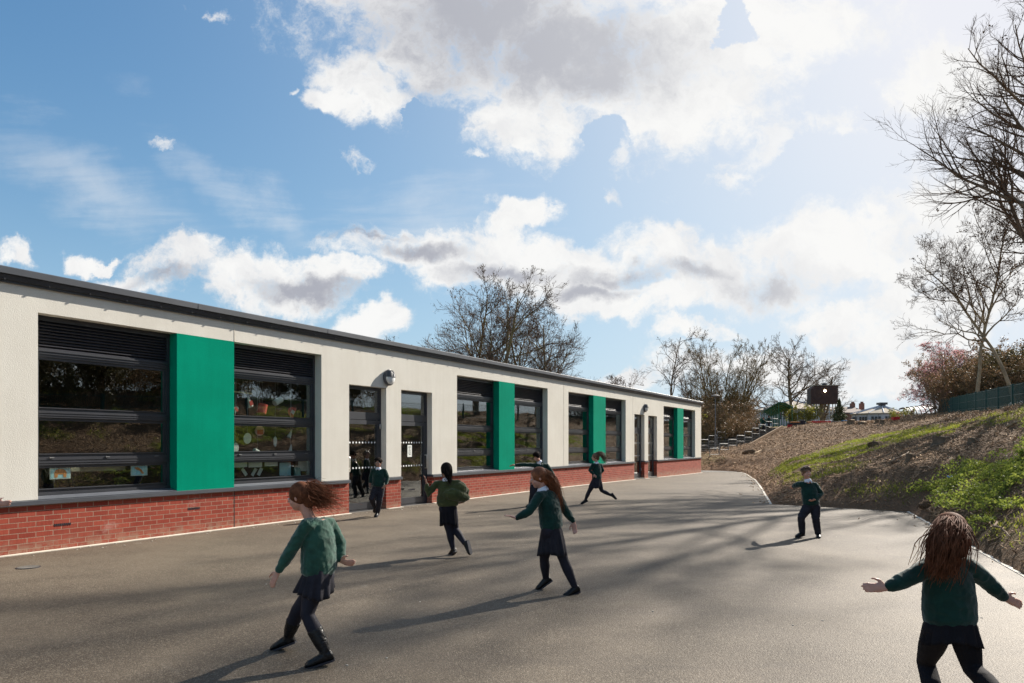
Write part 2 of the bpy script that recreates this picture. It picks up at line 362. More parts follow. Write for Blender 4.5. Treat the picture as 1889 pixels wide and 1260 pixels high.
M['bark'] = simple('tree_bark', (.20, .145, .095), .9, .35, 3.0, .6, 20, spec=.15, bdist=.02)
M['bark_green'] = simple('mossy_bark', (.20, .155, .07), .9, .35, 2.2, .6, 20, spec=.15, bdist=.02)
M['bark_pale'] = simple('pale_trunk_bark', (.30, .25, .17), .9, .3, 2.5, .6, 16, spec=.15, bdist=.02)
M['twig'] = simple('twig_bark', (.13, .088, .060), .9, .3, 3, spec=.1)
M['twig_olive'] = simple('olive_twig_bark', (.17, .125, .052), .9, .35, 2, spec=.1)
M['red'] = simple('red_plastic', (.55, .02, .025), .45, .1); M['orange'] = simple('orange_wood', (.62, .25, .07), .6, .15)
M['black_plastic'] = simple('black_plastic', (.02, .02, .03), .5)
M['blue'] = simple('blue_plastic', (.05, .25, .55), .4)
def leafmat(name, c1, c2, trans=.35, rough=.6):
    m, gg, bs = newmat(name); t = m.node_tree
    pos = gg.n('ShaderNodeTexCoord').outputs['Object']
    gi = gg.n('ShaderNodeNewGeometry').outputs['Random Per Island']
    c = gg.mix(gg.m('ADD', gg.m('MULTIPLY', gi, .6), gg.m('MULTIPLY', gg.noise(pos, 1.4, 3), .4)), c1+(1,), c2+(1,))
    gg.put(bs.inputs['Base Color'], c); bs.inputs['Roughness'].default_value = rough; bs.inputs['Specular IOR Level'].default_value = .3
    if trans:
        tl = gg.n('ShaderNodeBsdfTranslucent'); gg.put(tl.inputs[0], c); mx = gg.n('ShaderNodeMixShader'); mx.inputs[0].default_value = trans
        t.links.new(bs.outputs[0], mx.inputs[1]); t.links.new(tl.outputs[0], mx.inputs[2]); t.links.new(mx.outputs[0], t.nodes['Material Output'].inputs[0])
    return m
M['grass'] = leafmat('bank_grass', (.10, .125, .015), (.40, .42, .05), .5)
M['weeds'] = leafmat('leafy_weeds', (.12, .17, .025), (.42, .46, .09), .45)
M['litter'] = leafmat('wood_chip_litter', (.10, .055, .030), (.54, .36, .21), 0, .9)
M['deadleaf'] = leafmat('dead_leaf', (.03, .022, .02), (.10, .065, .04), .2)
M['blossom'] = leafmat('pink_blossom', (.45, .20, .21), (.66, .38, .38), .4)
M['spring'] = leafmat('spring_leaf', (.13, .15, .02), (.34, .30, .05), .4)
M['evergreen'] = leafmat('evergreen_leaf', (.045, .045, .018), (.17, .13, .05), .2)
M['needle'] = leafmat('conifer_needle', (.05, .065, .025), (.12, .14, .06), .1)
M['brushwood'] = leafmat('dry_brush', (.14, .085, .045), (.34, .22, .12), .2)
def ground_mat():
    m, gg, bs = newmat('bank_soil'); pos = gg.n('ShaderNodeTexCoord').outputs['Object']
    at = gg.n('ShaderNodeAttribute'); at.attribute_name = 'cover'; cs = gg.n('ShaderNodeSeparateColor'); gg.put(cs.inputs[0], at.outputs['Color'])
    a = gg.noise(pos, .6, 5, .65); b_ = gg.noise(pos, 5, 6, .7); f = gg.noise(pos, 26, 4, .75); 
    v = gg.n('ShaderNodeTexVoronoi'); gg.put(v.inputs['Vector'], pos); v.inputs['Scale'].default_value = 24; v.inputs['Randomness'].default_value = 1
    c = gg.mix(gg.ramp(a, .35, .65), (.115, .066, .036, 1), (.20, .125, .070, 1))
    c = gg.mix(gg.ramp(b_, .4, .7, 0, .6), c, (.055, .036, .025, 1))
    c = gg.mix(gg.ramp(f, .52, .66, 0, .8), c, (.38, .26, .16, 1))
    c = gg.mix(gg.ramp(f, .44, .30, 0, .9), c, (.028, .018, .013, 1))
    gr = gg.m('MULTIPLY', cs.outputs[1], gg.ramp(gg.m('ADD', b_, gg.m('MULTIPLY', cs.outputs[1], .3)), .5, .7, 0, 1))
    c = gg.mix(gr, c, gg.mix(f, (.06, .085, .01, 1), (.20, .24, .03, 1)))
    red = gg.mix(b_, (.22, .125, .07, 1), (.34, .21, .13, 1)); c = gg.mix(gg.m('MULTIPLY', cs.outputs[0], .8), c, red)
    gg.put(bs.inputs['Base Color'], c); bs.inputs['Roughness'].default_value = .95; bs.inputs['Specular IOR Level'].default_value = .1
    b = gg.n('ShaderNodeBump'); gg.put(b.inputs['Height'], gg.m('ADD', gg.m('MULTIPLY', f, 1.0), gg.m('ADD', gg.m('MULTIPLY', b_, 2.0), gg.m('MULTIPLY', v.outputs['Distance'], .6))))
    b.inputs['Strength'].default_value = 1; b.inputs['Distance'].default_value = .05; gg.put(bs.inputs['Normal'], b.outputs[0]); return m
M['ground'] = ground_mat()
# ---------------------------------------------------------------- terrain
def at(x, y, Y): return Vector(((x-CX)/F*Y, Y, EYE-(y-HY)/F*Y))
def wallY(px, d=0.0): return (d+10.784)/(.5094-.8605*(px-CX)/F)
T2 = np.array([.5094, .8605]); N2 = np.array([.8605, -.5094]); P0 = np.array([-7.005, 9.337])
def pave_z(X, Y):      # the playground falls gently towards its far end
    t = np.clip((np.asarray(Y, float)-22)/20, 0, 1.6)
    return -.16*t*t*(3-2*np.minimum(t, 1))*np.where(t > 1, 1, 1)
# playground outline on the bank side, from behind the camera to the far end
EDGE = [(3.9, -12), (3.6, -3), (3.9, 2), (4.7, 5.0), (6.0, 8.0), (7.5, 11.75), (9.0, 15.5), (7.9, 16.4), (6.6, 17.4), (8.6, 23.5), (10.7, 30), (12.3, 35.5), (13.1, 38.3), (13.6, 40.6), (13.2, 42.4), (12.4, 43.2)]
cps = [(-60,-40,0),(-30,0,0),(-60,40,0),(0,-30,0),(-20,-30,0),(0,0,0),(0,10,0),(0,20,0),(-10,20,0),(3,30,-.02),(-30,80,.2),(-10,60,.3),(0,45,0),(6,45,-.05),(0,60,.6),
 (9.8,-12,2.2),(9.4,-3,2.2),(9.7,2,2.3),(10.2,5,2.4),(11.4,8,2.5),(13.2,12,2.62),(15.2,16.5,2.7),(18,22,2.9),(21.2,28.4,3.05),(26,38,3.35),(30,46,3.6),(33.2,52.8,3.85),
 (6.8,-3,1.3),(7.0,2,1.35),(8.0,6.5,1.4),(12.2,15.8,1.62),(10.8,17.5,1.15),(12.4,23,1.15),(16,31,1.45),(20,40,1.8),
 (24.6,58,3.05),(29.7,57.5,3.4),(33.7,56,3.72),(24.5,61,3.0),(30,66,3.35),(34,80,3.6),(24,90,3.4),(45,60,4.1),(60,60,4.3),(45,100,4.0),(30,130,4),(0,140,3),(60,140,4),(90,40,4.6),(40,20,3.6),(40,0,3.4),(25,-20,3),(60,-30,4),
 (12.8,44,.42),(15.5,48,1.08),(19.2,53,1.72),(23.7,59,2.8),(14.6,43,.55),(17,44,1.05),(20,47,1.62),(22.5,51,2.15),(25,53.5,2.7),
 (10.5,46,.3),(13,52,.95),(16.5,57,1.7),(20.6,62.5,2.75),(13,60,1.5),(16,70,2.3),(5,60,.9),(8,75,1.8)]
cp = np.array(cps, float)
def phi(r2): return np.where(r2 > 1e-9, .5*r2*np.log(np.maximum(r2, 1e-9)), 0)
_n = len(cp); _K = phi(((cp[:, None, :2]-cp[None, :, :2])**2).sum(-1)) + np.eye(_n)*.6
_P = np.c_[np.ones(_n), cp[:, :2]]
_A = np.block([[_K, _P], [_P.T, np.zeros((3, 3))]]); _w = np.linalg.solve(_A, np.r_[cp[:, 2], 0, 0, 0])
def tps(X, Y):
    X = np.asarray(X, float); Y = np.asarray(Y, float); out = _w[_n]+_w[_n+1]*X+_w[_n+2]*Y
    for i in range(_n): out = out + _w[i]*phi((X-cp[i, 0])**2+(Y-cp[i, 1])**2)
    return out
# building end and path close the outline on the far side
corner = P0+T2*35.4
POLY = EDGE + [(corner[0]-1.5, corner[1]+3.4), (corner[0]-2.2, corner[1]+1.0)] + [(-12, 8.0), (-16, -12)]
PV = np.array(POLY)
def inside(X, Y, P=PV):
    X = np.asarray(X, float); Y = np.asarray(Y, float); r = np.zeros(X.shape, bool); j = len(P)-1
    for i in range(len(P)):
        xi, yi = P[i]; xj, yj = P[j]
        c = ((yi > Y) != (yj > Y)) & (X < (xj-xi)*(Y-yi)/(yj-yi+1e-12)+xi); r ^= c; j = i
    return r
def dist_poly(X, Y, P=PV, closed=True):
    X = np.asarray(X, float); Y = np.asarray(Y, float); d = np.full(X.shape, 1e9)
    for i in range(len(P) if closed else len(P)-1):
        a = P[i]; b = P[(i+1) % len(P)]; ab = b-a; t = np.clip(((X-a[0])*ab[0]+(Y-a[1])*ab[1])/(ab@ab), 0, 1)
        d = np.minimum(d, np.hypot(X-a[0]-t*ab[0], Y-a[1]-t*ab[1]))
    return d
def fbm(X, Y, s, seed=0):
    r = np.random.default_rng(seed); o = 0
    for k in range(9):
        a = r.uniform(0, 6.28); f = s*r.uniform(.6, 1.9); o = o+np.sin((X*math.cos(a)+Y*math.sin(a))*f+r.uniform(0, 6.28))
    return o/9
def hgt(X, Y):
    X = np.asarray(X, float); Y = np.asarray(Y, float)
    d = dist_poly(X, Y); ins = inside(X, Y); base = pave_z(X, Y)
    t = tps(X, Y)
    rough = fbm(X, Y, 1.1, 3)*.16+fbm(X, Y, 3.1, 4)*.07+fbm(X, Y, 8, 5)*.025
    k = np.clip(d/2.0, 0, 1); onbank = np.clip((X-2)/3, 0, 1)*np.clip((t-.1)/.5, 0, 1)
    h = base + np.maximum(t-base, 0)*np.clip(d/1.6, 0, 1)**.8 + rough*k*onbank + .0
    h = np.where(d > 60, np.clip(h, 0, 6), h)
    return np.where(ins, base-.09-.3*np.clip(d, 0, .3), h+.015*np.minimum(d/.1, 1))
def grid_axis(parts):
    out = []
    for a, b, st in parts: out += list(np.arange(a, b, st))
    return np.array(out)
gx = grid_axis([(-1500,-300,150),(-300,-60,20),(-60,-10,3),(-10,3,.6),(3,26,.16),(26,36,.3),(36,60,1.0),(60,160,5),(160,400,30),(400,1600,200)])
gy = grid_axis([(-900,-60,100),(-60,-12,4),(-12,2,.6),(2,30,.16),(30,62,.3),(62,100,1.2),(100,260,8),(260,600,40),(600,2400,300)])
GX, GY = np.meshgrid(gx, gy)
far = np.clip((np.hypot(GX-10, GY-30)-100)/150, 0, 1)
GZ = hgt(GX, GY)*(1-far)+far*2.5
def ray_ground(px, py):
    Ys = np.arange(4, 110, .04); X = (px-CX)/F*Ys; Z = EYE-(py-HY)/F*Ys; h = hgt(X, Ys)
    i = np.argmax(Z <= h)
    return Vector((X[i], Ys[i], h[i]))
def to_px(X, Y, Z): return CX+F*X/Y, HY-F*(Z-EYE)/Y
def in_px_poly(px, py, P): return inside(px, py, np.array(P, float))
# growing patches, outlined once on the ground they cover
G_A = [(1425,868),(1490,838),(1560,815),(1620,800),(1700,788),(1760,782),(1780,790),(1745,802),(1680,812),(1630,826),(1560,848),(1500,866),(1440,880)]
G_A2 = [(1425,872),(1500,862),(1560,850),(1600,855),(1560,880),(1480,892),(1440,895)]
G_B = [(1735,888),(1765,868),(1810,855),(1889,848),(1889,885),(1840,888),(1780,892)]
G_B2 = [(1690,905),(1730,892),(1790,895),(1889,888),(1889,925),(1840,928),(1780,920),(1720,915)]
G_C = [(1520,900),(1600,890),(1690,892),(1720,905),(1680,922),(1560,915)]
G_D = [(1775,960),(1820,940),(1889,935),(1889,1000),(1840,985),(1790,975)]
G_E = [(1790,925),(1889,925),(1889,960),(1830,950)]
G_F = [(1760,782),(1840,760),(1889,756),(1889,775),(1800,790)]
def ground_poly(P):
    pts = []
    for x, y in P: v = ray_ground(x, y); pts.append((v.x, v.y))
    a = np.array(pts)
    return a
def ext(a, k=3.0):   # patches that run off the picture keep growing to the right
    return a
GP = {k: ground_poly(p) for k, p in dict(A=G_A, A2=G_A2, B=G_B, B2=G_B2, C=G_C, D=G_D, E=G_E, F=G_F).items()}
def fence_side(X, Y): return X-(22+(Y-30)*.491)
def cover_mask(X, Y):
    m = np.zeros(X.shape)
    for k, w in dict(A=1, A2=.5, B=1, B2=1, C=.5, D=.75, E=.3, F=.5).items():
        P = GP[k]; i = inside(X, Y, P); d = dist_poly(X, Y, P)
        m = np.maximum(m, np.where(i, w*np.clip(.35+d/.5, 0, 1), w*np.clip(.35-d/.7, 0, 1)))
    off = (X > .76*Y) & (X > 5)                      # the same cover beyond the right of the picture
    return np.where(off, np.clip(.15+fbm(X, Y, .8, 9)*2.2, 0, 1)*(fence_side(X, Y) < 0), m)
dE = dist_poly(GX, GY, np.array(EDGE), closed=False)
near = (GX > 2) & (GX < 60) & (GY > -12) & (GY < 70)
cm = np.where(near, cover_mask(GX, GY)*np.clip(.55+fbm(GX, GY, 1.6, 11)*1.5+fbm(GX, GY, 3.5, 12)*2.6, .1, 1), 0)
cm = np.where((GX < 14) & (GY > 44) & (GY < 90), .35, cm); cm = np.where((GY > 62) & (fence_side(GX, GY) < -2), np.maximum(cm, .5), cm)
redm = np.clip(1-dE/2.2, 0, 1)*(GX > 2)*(GY > 14)
ny, nx = GX.shape
V = np.c_[GX.ravel(), GY.ravel(), GZ.ravel()]
ii = np.arange(ny*nx).reshape(ny, nx); Fq = np.c_[ii[:-1, :-1].ravel(), ii[:-1, 1:].ravel(), ii[1:, 1:].ravel(), ii[1:, :-1].ravel()]
ground = mesh_np('ground', V, Fq, M['ground'], smooth=True); tag(ground, kind='structure')
ca = ground.data.color_attributes.new('cover', 'FLOAT_COLOR', 'POINT')
ca.data.foreach_set('color', np.c_[redm.ravel(), cm.ravel(), np.zeros(ny*nx), np.ones(ny*nx)].astype(np.float32).ravel())

# playground: one gently falling sheet
PE = [Vector((x, y, 0)) for x, y in POLY]
mb = MB(); f = mb.bm.faces.new([mb.bm.verts.new(p) for p in PE])
bmesh.ops.triangulate(mb.bm, faces=[f])
for _ in range(5): bmesh.ops.subdivide_edges(mb.bm, edges=[e for e in mb.bm.edges if e.calc_length() > 2.0], cuts=1)
bmesh.ops.triangulate(mb.bm, faces=mb.bm.faces)
for v in mb.bm.verts: v.co.z = float(pave_z(v.co.x, v.co.y))
for f in mb.bm.faces:
    if f.normal.z < 0: f.normal_flip()
pg = mb.build('playground', M['asphalt'], smooth=True, fixn=False); tag(pg, kind='structure')

def strip(name, pts, w, h, mat, up=0.0):
    mb = MB()
    P = [Vector(p) for p in pts]; L = []
    for i, p in enumerate(P):
        d = (P[min(i+1, len(P)-1)]-P[max(i-1, 0)]); d.z = 0; d.normalize(); nrm = Vector((d.y, -d.x, 0))
        z = p.z+up; L.append([mb.bm.verts.new(q) for q in (p-nrm*w/2+Vector((0,0,up-.1)), p-nrm*w/2+Vector((0,0,up+h)), p+nrm*w/2+Vector((0,0,up+h)), p+nrm*w/2+Vector((0,0,up-.1)))])
    for a, b in zip(L, L[1:]):
        for i in range(3): mb.bm.faces.new((a[i], a[i+1], b[i+1], b[i]))
    for e in (L[0], L[-1]): mb.bm.faces.new(e)
    return mb.build(name, mat)
def densify(pts, st=.8):
    out = []
    for a, b in zip(pts, pts[1:]):
        n = max(1, int(math.dist(a, b)/st))
        for i in range(n): t = i/n; out.append((a[0]+(b[0]-a[0])*t, a[1]+(b[1]-a[1])*t))
    return out+[pts[-1]]
def z_on(pts): return [(x, y, float(pave_z(x, y))) for x, y in pts]
k1 = strip('kerb', z_on(densify(EDGE[:7])), .06, .007, M['concrete']); tag(k1, kind='structure')
k2 = strip('kerb', z_on(densify(EDGE[8:14])), .06, .007, M['concrete']); tag(k2, kind='structure')
# footpath round the far end of the building up to the steps
fp = MB(); Lp = [(13.9, 40.9), (13.3, 43.3), (11.5, 45.2), (8, 47)]; Rp = [(11.6, 40.5), (11.4, 41.5), (9.6, 42.8), (6.5, 44)]
va = [fp.bm.verts.new((x, y, float(pave_z(x, y))+.012)) for x, y in Lp]; vb = [fp.bm.verts.new((x, y, float(pave_z(x, y))+.012)) for x, y in Rp]
for i in range(3): fp.bm.faces.new((va[i], va[i+1], vb[i+1], vb[i]))
tag(fp.build('footpath', M['old_asphalt']), kind='structure')
# thin concrete margin along the foot of the wall
def wp(s, d, z=0.0): p = P0+T2*s-N2*d; return Vector((p[0], p[1], z))

# ---------------------------------------------------------------- school building
phi_b = math.atan2(T2[1], T2[0])
school = thing('school_building', 'long single storey classroom block with cream render, red brick plinth and four green panels', 'building', (P0[0], P0[1], 0), phi_b)
def sx(px): return (wallY(px)-9.337)/.8605
ZT, ZR, ZP, ZL = 3.97, 3.79, .69, .745
WT = 3.42; DT = 2.86; RC = .19
LEN = 35.4
bays = [(sx(70), sx(326), sx(431.5), sx(593)), (sx(843), sx(920.3), sx(949), sx(1010.3)), (sx(1048.6), sx(1094.5), sx(1117), sx(1154.3)), (sx(1224.2), sx(1249.5), sx(1260.5), sx(1282.5))]
doors = [(sx(644), sx(712.6)), (sx(740), sx(797)), (sx(1170.2), sx(1189)), (sx(1195.8), sx(1212))]
S0 = -9.0
def grid_wall(name, sb, zb, solid, mat, y0=0.0, y1=.3):
    mb = MB(); bm = mb.bm; cache = {}
    def v(i, j, b):
        k = (i, j, b)
        if k not in cache: cache[k] = bm.verts.new((sb[i], y1 if b else y0, zb[j]))
        return cache[k]
    ns, nz = len(sb)-1, len(zb)-1
    sol = lambda i, j: 0 <= i < ns and 0 <= j < nz and solid((sb[i]+sb[i+1])/2, (zb[j]+zb[j+1])/2)
    for i in range(ns):
        for j in range(nz):
            if not sol(i, j): continue
            bm.faces.new((v(i,j,0), v(i+1,j,0), v(i+1,j+1,0), v(i,j+1,0))); bm.faces.new((v(i,j,1), v(i,j+1,1), v(i+1,j+1,1), v(i+1,j,1)))
            if not sol(i-1, j): bm.faces.new((v(i,j,0), v(i,j+1,0), v(i,j+1,1), v(i,j,1)))
            if not sol(i+1, j): bm.faces.new((v(i+1,j,0), v(i+1,j,1), v(i+1,j+1,1), v(i+1,j+1,0)))
            if not sol(i, j-1): bm.faces.new((v(i,j,0), v(i,j,1), v(i+1,j,1), v(i+1,j,0)))
            if not sol(i, j+1): bm.faces.new((v(i,j+1,0), v(i+1,j+1,0), v(i+1,j+1,1), v(i,j+1,1)))
    return mb.build(name, mat, school)
# movement joints are real 14 mm gaps in the render
joints = [sx(432.5), sx(1048)-.35, sx(1169)-.1]
def hole(s, z):
    for a, b, c, d in bays:
        if a < s < d and ZL < z < WT: return True
    for a, b in doors:
        if a < s < b and z < DT: return True
    return False
sb = sorted([S0, LEN]+[v for a, b, c, d in bays for v in (a, d)]+[v for a, b in doors for v in (a, b)])
grid_wall('wall', sb, [ZL+.003, DT, WT, ZR+.05], lambda s, z: not hole(s, z), M['render'])
for j in joints:
    jm = MB(); jm.box(j-.008, j+.008, -.004, .01, WT+.003 if any(a < j < d for a, b, c, d in bays) else ZL+.01, ZR-.01)
    jm.build('expansion_joint', M['concrete'], school)
sbp = sorted([S0, LEN]+[v for a, b in doors for v in (a, b)])
grid_wall('brick_plinth', sbp, [-.6, ZP-.003], lambda s, z: not any(a < s < b for a, b in doors), M['brick'], .004, .296)
MB().box(joints[0]-.006, joints[0]+.006, .001, .02, -.3, ZP-.02).build('brickwork_joint', M['dark'], school)
# green panels between the paired windows
for a, b, c, d in bays:
    MB().box(b, c, -.006, .28, ZL-.03, WT-.002).build('green_panel', M['green'], school)
# ledge and window sills
cuts = sorted([S0]+[v for a, b in doors for v in (a, b)]+[LEN+.03])
for a, b in zip(cuts[::2], cuts[1::2]):
    mb = MB(); mb.prism([(a-.012, -.045, ZP-.012), (a-.012, -.045, ZP+.045), (a-.012, -.002, ZL-.002), (a-.012, .28, ZL-.002), (a-.012, .28, ZP), (a-.012, -.03, ZP), (a-.012, -.03, ZP-.012)], (b-a+.024, 0, 0))
    mb.build('ledge', M['coping'], school)
# end and rear walls, roof
for q in (LEN-.3, S0): MB().box(q, q+.3, .301, 9, ZL, ZR+.05).build('end_wall', M['render'], school)
ew = MB(); ew.box(S0+.301, LEN-.301, 8.7, 9, -.6, ZR+.05); ew.build('rear_wall', M['render'], school)
for q in (LEN-.296, S0+.004): MB().box(q, q+.292, .3, 9, -.6, ZP-.003).build('end_plinth', M['brick'], school)
MB().prism([(S0-.1, -.115, 3.872), (S0-.1, -.118, ZT-.012), (S0-.1, -.105, ZT), (S0-.1, 9.1, ZT), (S0-.1, 9.1, 3.872)], (LEN-S0+.19, 0, 0)).build('roof', M['coping'], school)
MB().prism([(S0-.08, -.09, 3.868), (S0-.08, -.075, 3.80), (S0-.08, -.04, 3.79), (S0-.08, -.04, 3.765), (S0-.08, -.003, 3.765), (S0-.08, -.003, 3.868)], (LEN-S0+.15, 0, 0)).build('eaves_trim', M['frame'], school)
s = -1.1; b0 = None
while s < LEN:
    if b0 is None: b0 = MB().rod((0, -.072, 3.80), (0, -.092, 3.797), .013, 8).build('fixing_bolt', M['frame'], school); b0.location.x = s
    else: c_ = b0.copy(); link(c_); c_.location.x = s
    s += .56
s = sx(0)-.1
while s < LEN:
    MB().box(s-.003, s+.003, -.1195, -.11, 3.874, ZT-.008).build('coping_seam', M['frame'], school); s += 3.02
# air bricks in the plinth
for px_, z_ in ((116, .36), (358, .42), (760, .4), (1100, .4)):
    s = sx(px_); ab = MB()
    for i in range(9): ab.box(s-.11+i*.026, s-.11+i*.026+.013, -.001, .02, z_-.018, z_+.018)
    ab.build('air_brick', M['black_plastic'], school)

def window(s0, s1, idx):
    W = thing('window', None, None); W.parent = school
    e = .004; a, b = s0+e, s1-e; y0, y1 = RC, RC+.09
    fr = MB()
    fr.box(a, a+.055, y0, y1, .80, WT-.03); fr.box(b-.055, b, y0, y1, .80, WT-.03)
    fr.box(a, b, y0-.002, y1, WT-.075, WT-.003); fr.box(a, b, y0-.02, y1, .77, .835)
    for z0, z1, p in ((2.82, 2.93, .012), (1.93, 2.03, .02), (1.23, 1.35, .02)): fr.box(a+.055, b-.055, y0-p, y1, z0, z1)
    for z in (2.862, 2.90, 1.965, 2.0, 1.268, 1.31, .80): fr.box(a+.056, b-.056, y0-.028, y0-.001 if z > 2.5 else y0-.0195, z-.005, z+.005)
    # glazing beads of the sashes
    for z0, z1 in ((2.03, 2.82), (1.35, 1.93), (.835, 1.23)):
        fr.box(a+.055, a+.10, y0+.012, y1-.01, z0, z1); fr.box(b-.10, b-.055, y0+.012, y1-.01, z0, z1)
        fr.box(a+.10, b-.10, y0+.012, y1-.01, z1-.045, z1); fr.box(a+.10, b-.10, y0+.012, y1-.01, z0, z0+.05)
        fr.box(a+.09, b-.09, y0-.006, y0+.012, z0+.036, z0+.048)
    fr = fr.build('frame', M['frame'], None); fr.parent = W
    lv = MB(); n = 9; z0, z1 = 2.93, WT-.075
    lv.box(a+.05, b-.05, y1-.02, y1-.005, z0, z1)
    for i in range(n):
        z = z0+(z1-z0)*(i+.1)/n; h = (z1-z0)/n
        lv.prism([(a+.056, y0+.0, z), (a+.056, y0+.006, z-.008), (a+.056, y0+.062, z+h*.8), (a+.056, y0+.05, z+h*.9)], (b-a-.112, 0, 0))
    lv.build('louvre', M['louvre'], W)
    for z0, z1 in ((2.08, 2.775), (1.40, 1.885), (.885, 1.185)):
        MB().box(a+.095, b-.095, y0+.03, y0+.034, z0, z1).build('pane', M['glass'], W)
    MB().prism([(a, -.01, ZL+.002), (a, -.01, ZL+.006), (a, y0-.02, .79), (a, y0-.02, ZL+.002)], (b-a, 0, 0)).build('sill', M['sill'], W)
    for k in (.12, .5, .88):
        s = a+(b-a)*k; sc_ = MB()
        sc_.cbox((s, y0-.03, 1.34), .06, .02, .016)
        sc_.build('catch', M['galv'], W)
    return W
for i, (a, b, c, d) in enumerate(bays):
    window(a, b, 2*i); window(c, d, 2*i+1)
def door(s0, s1, hinge_right):
    D = thing('door', None, None); D.parent = school
    a, b = s0+.004, s1-.004; y0, y1 = .16, .23
    fr = MB(); fr.box(a, a+.06, y0, y1, .012, DT-.004); fr.box(b-.06, b, y0, y1, .012, DT-.004)
    fr.box(a+.06, b-.06, y0, y1, DT-.075, DT-.004); fr.box(a+.06, b-.06, y0, y1, 2.10, 2.27); fr.box(a+.06, b-.06, y0-.015, y1, -.1, .035)
    for z0, z1 in ((2.27, DT-.075),):
        fr.box(a+.06, a+.10, y0+.012, y1-.01, z0, z1); fr.box(b-.10, b-.06, y0+.012, y1-.01, z0, z1)
    fr.build('frame', M['frame'], D)
    lf = MB(); A, B = a+.066, b-.066; w = .085
    lf.box(A, A+w, y0-.008, y1-.01, .045, 2.09); lf.box(B-w, B, y0-.008, y1-.01, .045, 2.09)
    lf.box(A+w, B-w, y0-.008, y1-.01, .045, .19); lf.box(A+w, B-w, y0-.008, y1-.01, 1.99, 2.09)
    lf.build('leaf', M['frame'], D)
    MB().box(A+w-.01, B-w+.01, y0+.02, y0+.026, .185, 1.995).build('pane', M['glass'], D)
    MB().box(a+.09, b-.09, y0+.02, y0+.026, 2.26, DT-.07).build('transom_pane', M['glass'], D)
    dt = MB()
    for z in (.99, 1.57):
        n = 9
        for i in range(n):
            c = A+w+.05+(B-A-2*w-.1)*i/(n-1); pts = [(c+.022*math.cos(t*math.pi/6), y0+.016, z+.022*math.sin(t*math.pi/6)) for t in range(12)]
            dt.prism(pts, (0, .003, 0))
    dt.build('manifestation_dots', M['dots'], D)
    hx = (A+w/2) if not hinge_right else (B-w/2)
    h = MB(); h.tube([(hx, y0-.01, .92), (hx, y0-.075, .92), (hx, y0-.08, .95), (hx, y0-.08, 1.22), (hx, y0-.075, 1.25), (hx, y0-.01, 1.25)], .014, 8)
    h.build('handle', M['steel'], D, smooth=True)
    hg = MB(); ox = (B+.01) if not hinge_right else (A-.01)
    for z in (.35, 1.95): hg.rod((ox, y0-.02, z-.06), (ox, y0-.02, z+.06), .013)
    hg.build('hinge', M['steel'], D, smooth=True)
    MB().box(a-.002, b+.002, -.0, y0-.016, -.15, .004 if s0 < 20 else -.03).build('threshold', M['old_asphalt'], D)
for i, (a, b) in enumerate(doors): door(a, b, i in (1, 3))
# rooms behind the glass
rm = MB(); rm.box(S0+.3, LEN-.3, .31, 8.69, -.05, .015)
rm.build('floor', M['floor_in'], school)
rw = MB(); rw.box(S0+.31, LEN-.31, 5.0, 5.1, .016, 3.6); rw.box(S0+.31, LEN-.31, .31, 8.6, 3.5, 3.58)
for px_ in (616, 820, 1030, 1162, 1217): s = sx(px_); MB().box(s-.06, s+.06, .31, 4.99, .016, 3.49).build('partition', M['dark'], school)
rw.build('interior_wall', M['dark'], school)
# pale margin strip, follows the foot of the wall except at doors
segs = sorted([S0]+[v for a, b in doors for v in (a, b)]+[LEN])
for a, b in zip(segs[::2], segs[1::2]):
    pts = []; n = max(2, int((b-a)/.5))
    for i in range(n+1):
        p = wp(a+(b-a)*i/n, -.045); pts.append((p.x, p.y, float(pave_z(p.x, p.y))))
    tag(strip('paving_margin', pts, .085, .012, M['concrete']), kind='structure')

# wall lights
def wall_light(px, zc, label):
    s = sx(px); p = wp(s, 0, zc); W = thing('wall_light', label, 'light', p, phi_b, 'round bulkhead lights over the doors')
    b = MB(); secs = []
    for d, r in ((0, .17), (-.055, .185), (-.075, .178), (-.08, .16)): secs.append(((0, d, 0), (r*.98, 0, 0), (0, 0, r*1.05)))
    b.loft(secs, 28); b.build('body', M['coping'], W, smooth=False, bevel=.004)
    d = MB(); secs = []
    for k in range(7):
        t = k/6*math.pi/2*.97; secs.append(((0, -.078-.085*math.sin(t), 0), (.155*math.cos(t), 0, 0), (0, 0, .163*math.cos(t))))
    d.loft(secs, 28); d.build('diffuser', simple('opal_diffuser', (.72, .74, .74), .35, .02), W, smooth=True)
    h = MB()                                   # ribbed half shade over the top
    for k in range(6):
        z = .006+k*.026; pts = []; rz = math.sqrt(max(0, 1-(z/.172)**2))
        for q in range(13):
            t = math.pi*q/12; pts.append((.166*rz*math.cos(t), -.078-.10*rz*math.sin(t), z))
        inner = [(.90*x, -.078+(y+.078)*.90, z+.022) for x, y, z in pts[::-1]]
        lo = pts+inner; h.prism(lo, (0, 0, .009))
    h.build('hood', M['coping'], W, smooth=False)
wall_light(715, 3.11, 'round grey bulkhead light with ribbed hood on cream wall above the nearer pair of doors')
wall_light(1189, 3.18, 'small round bulkhead light on cream wall above the far pair of doors')
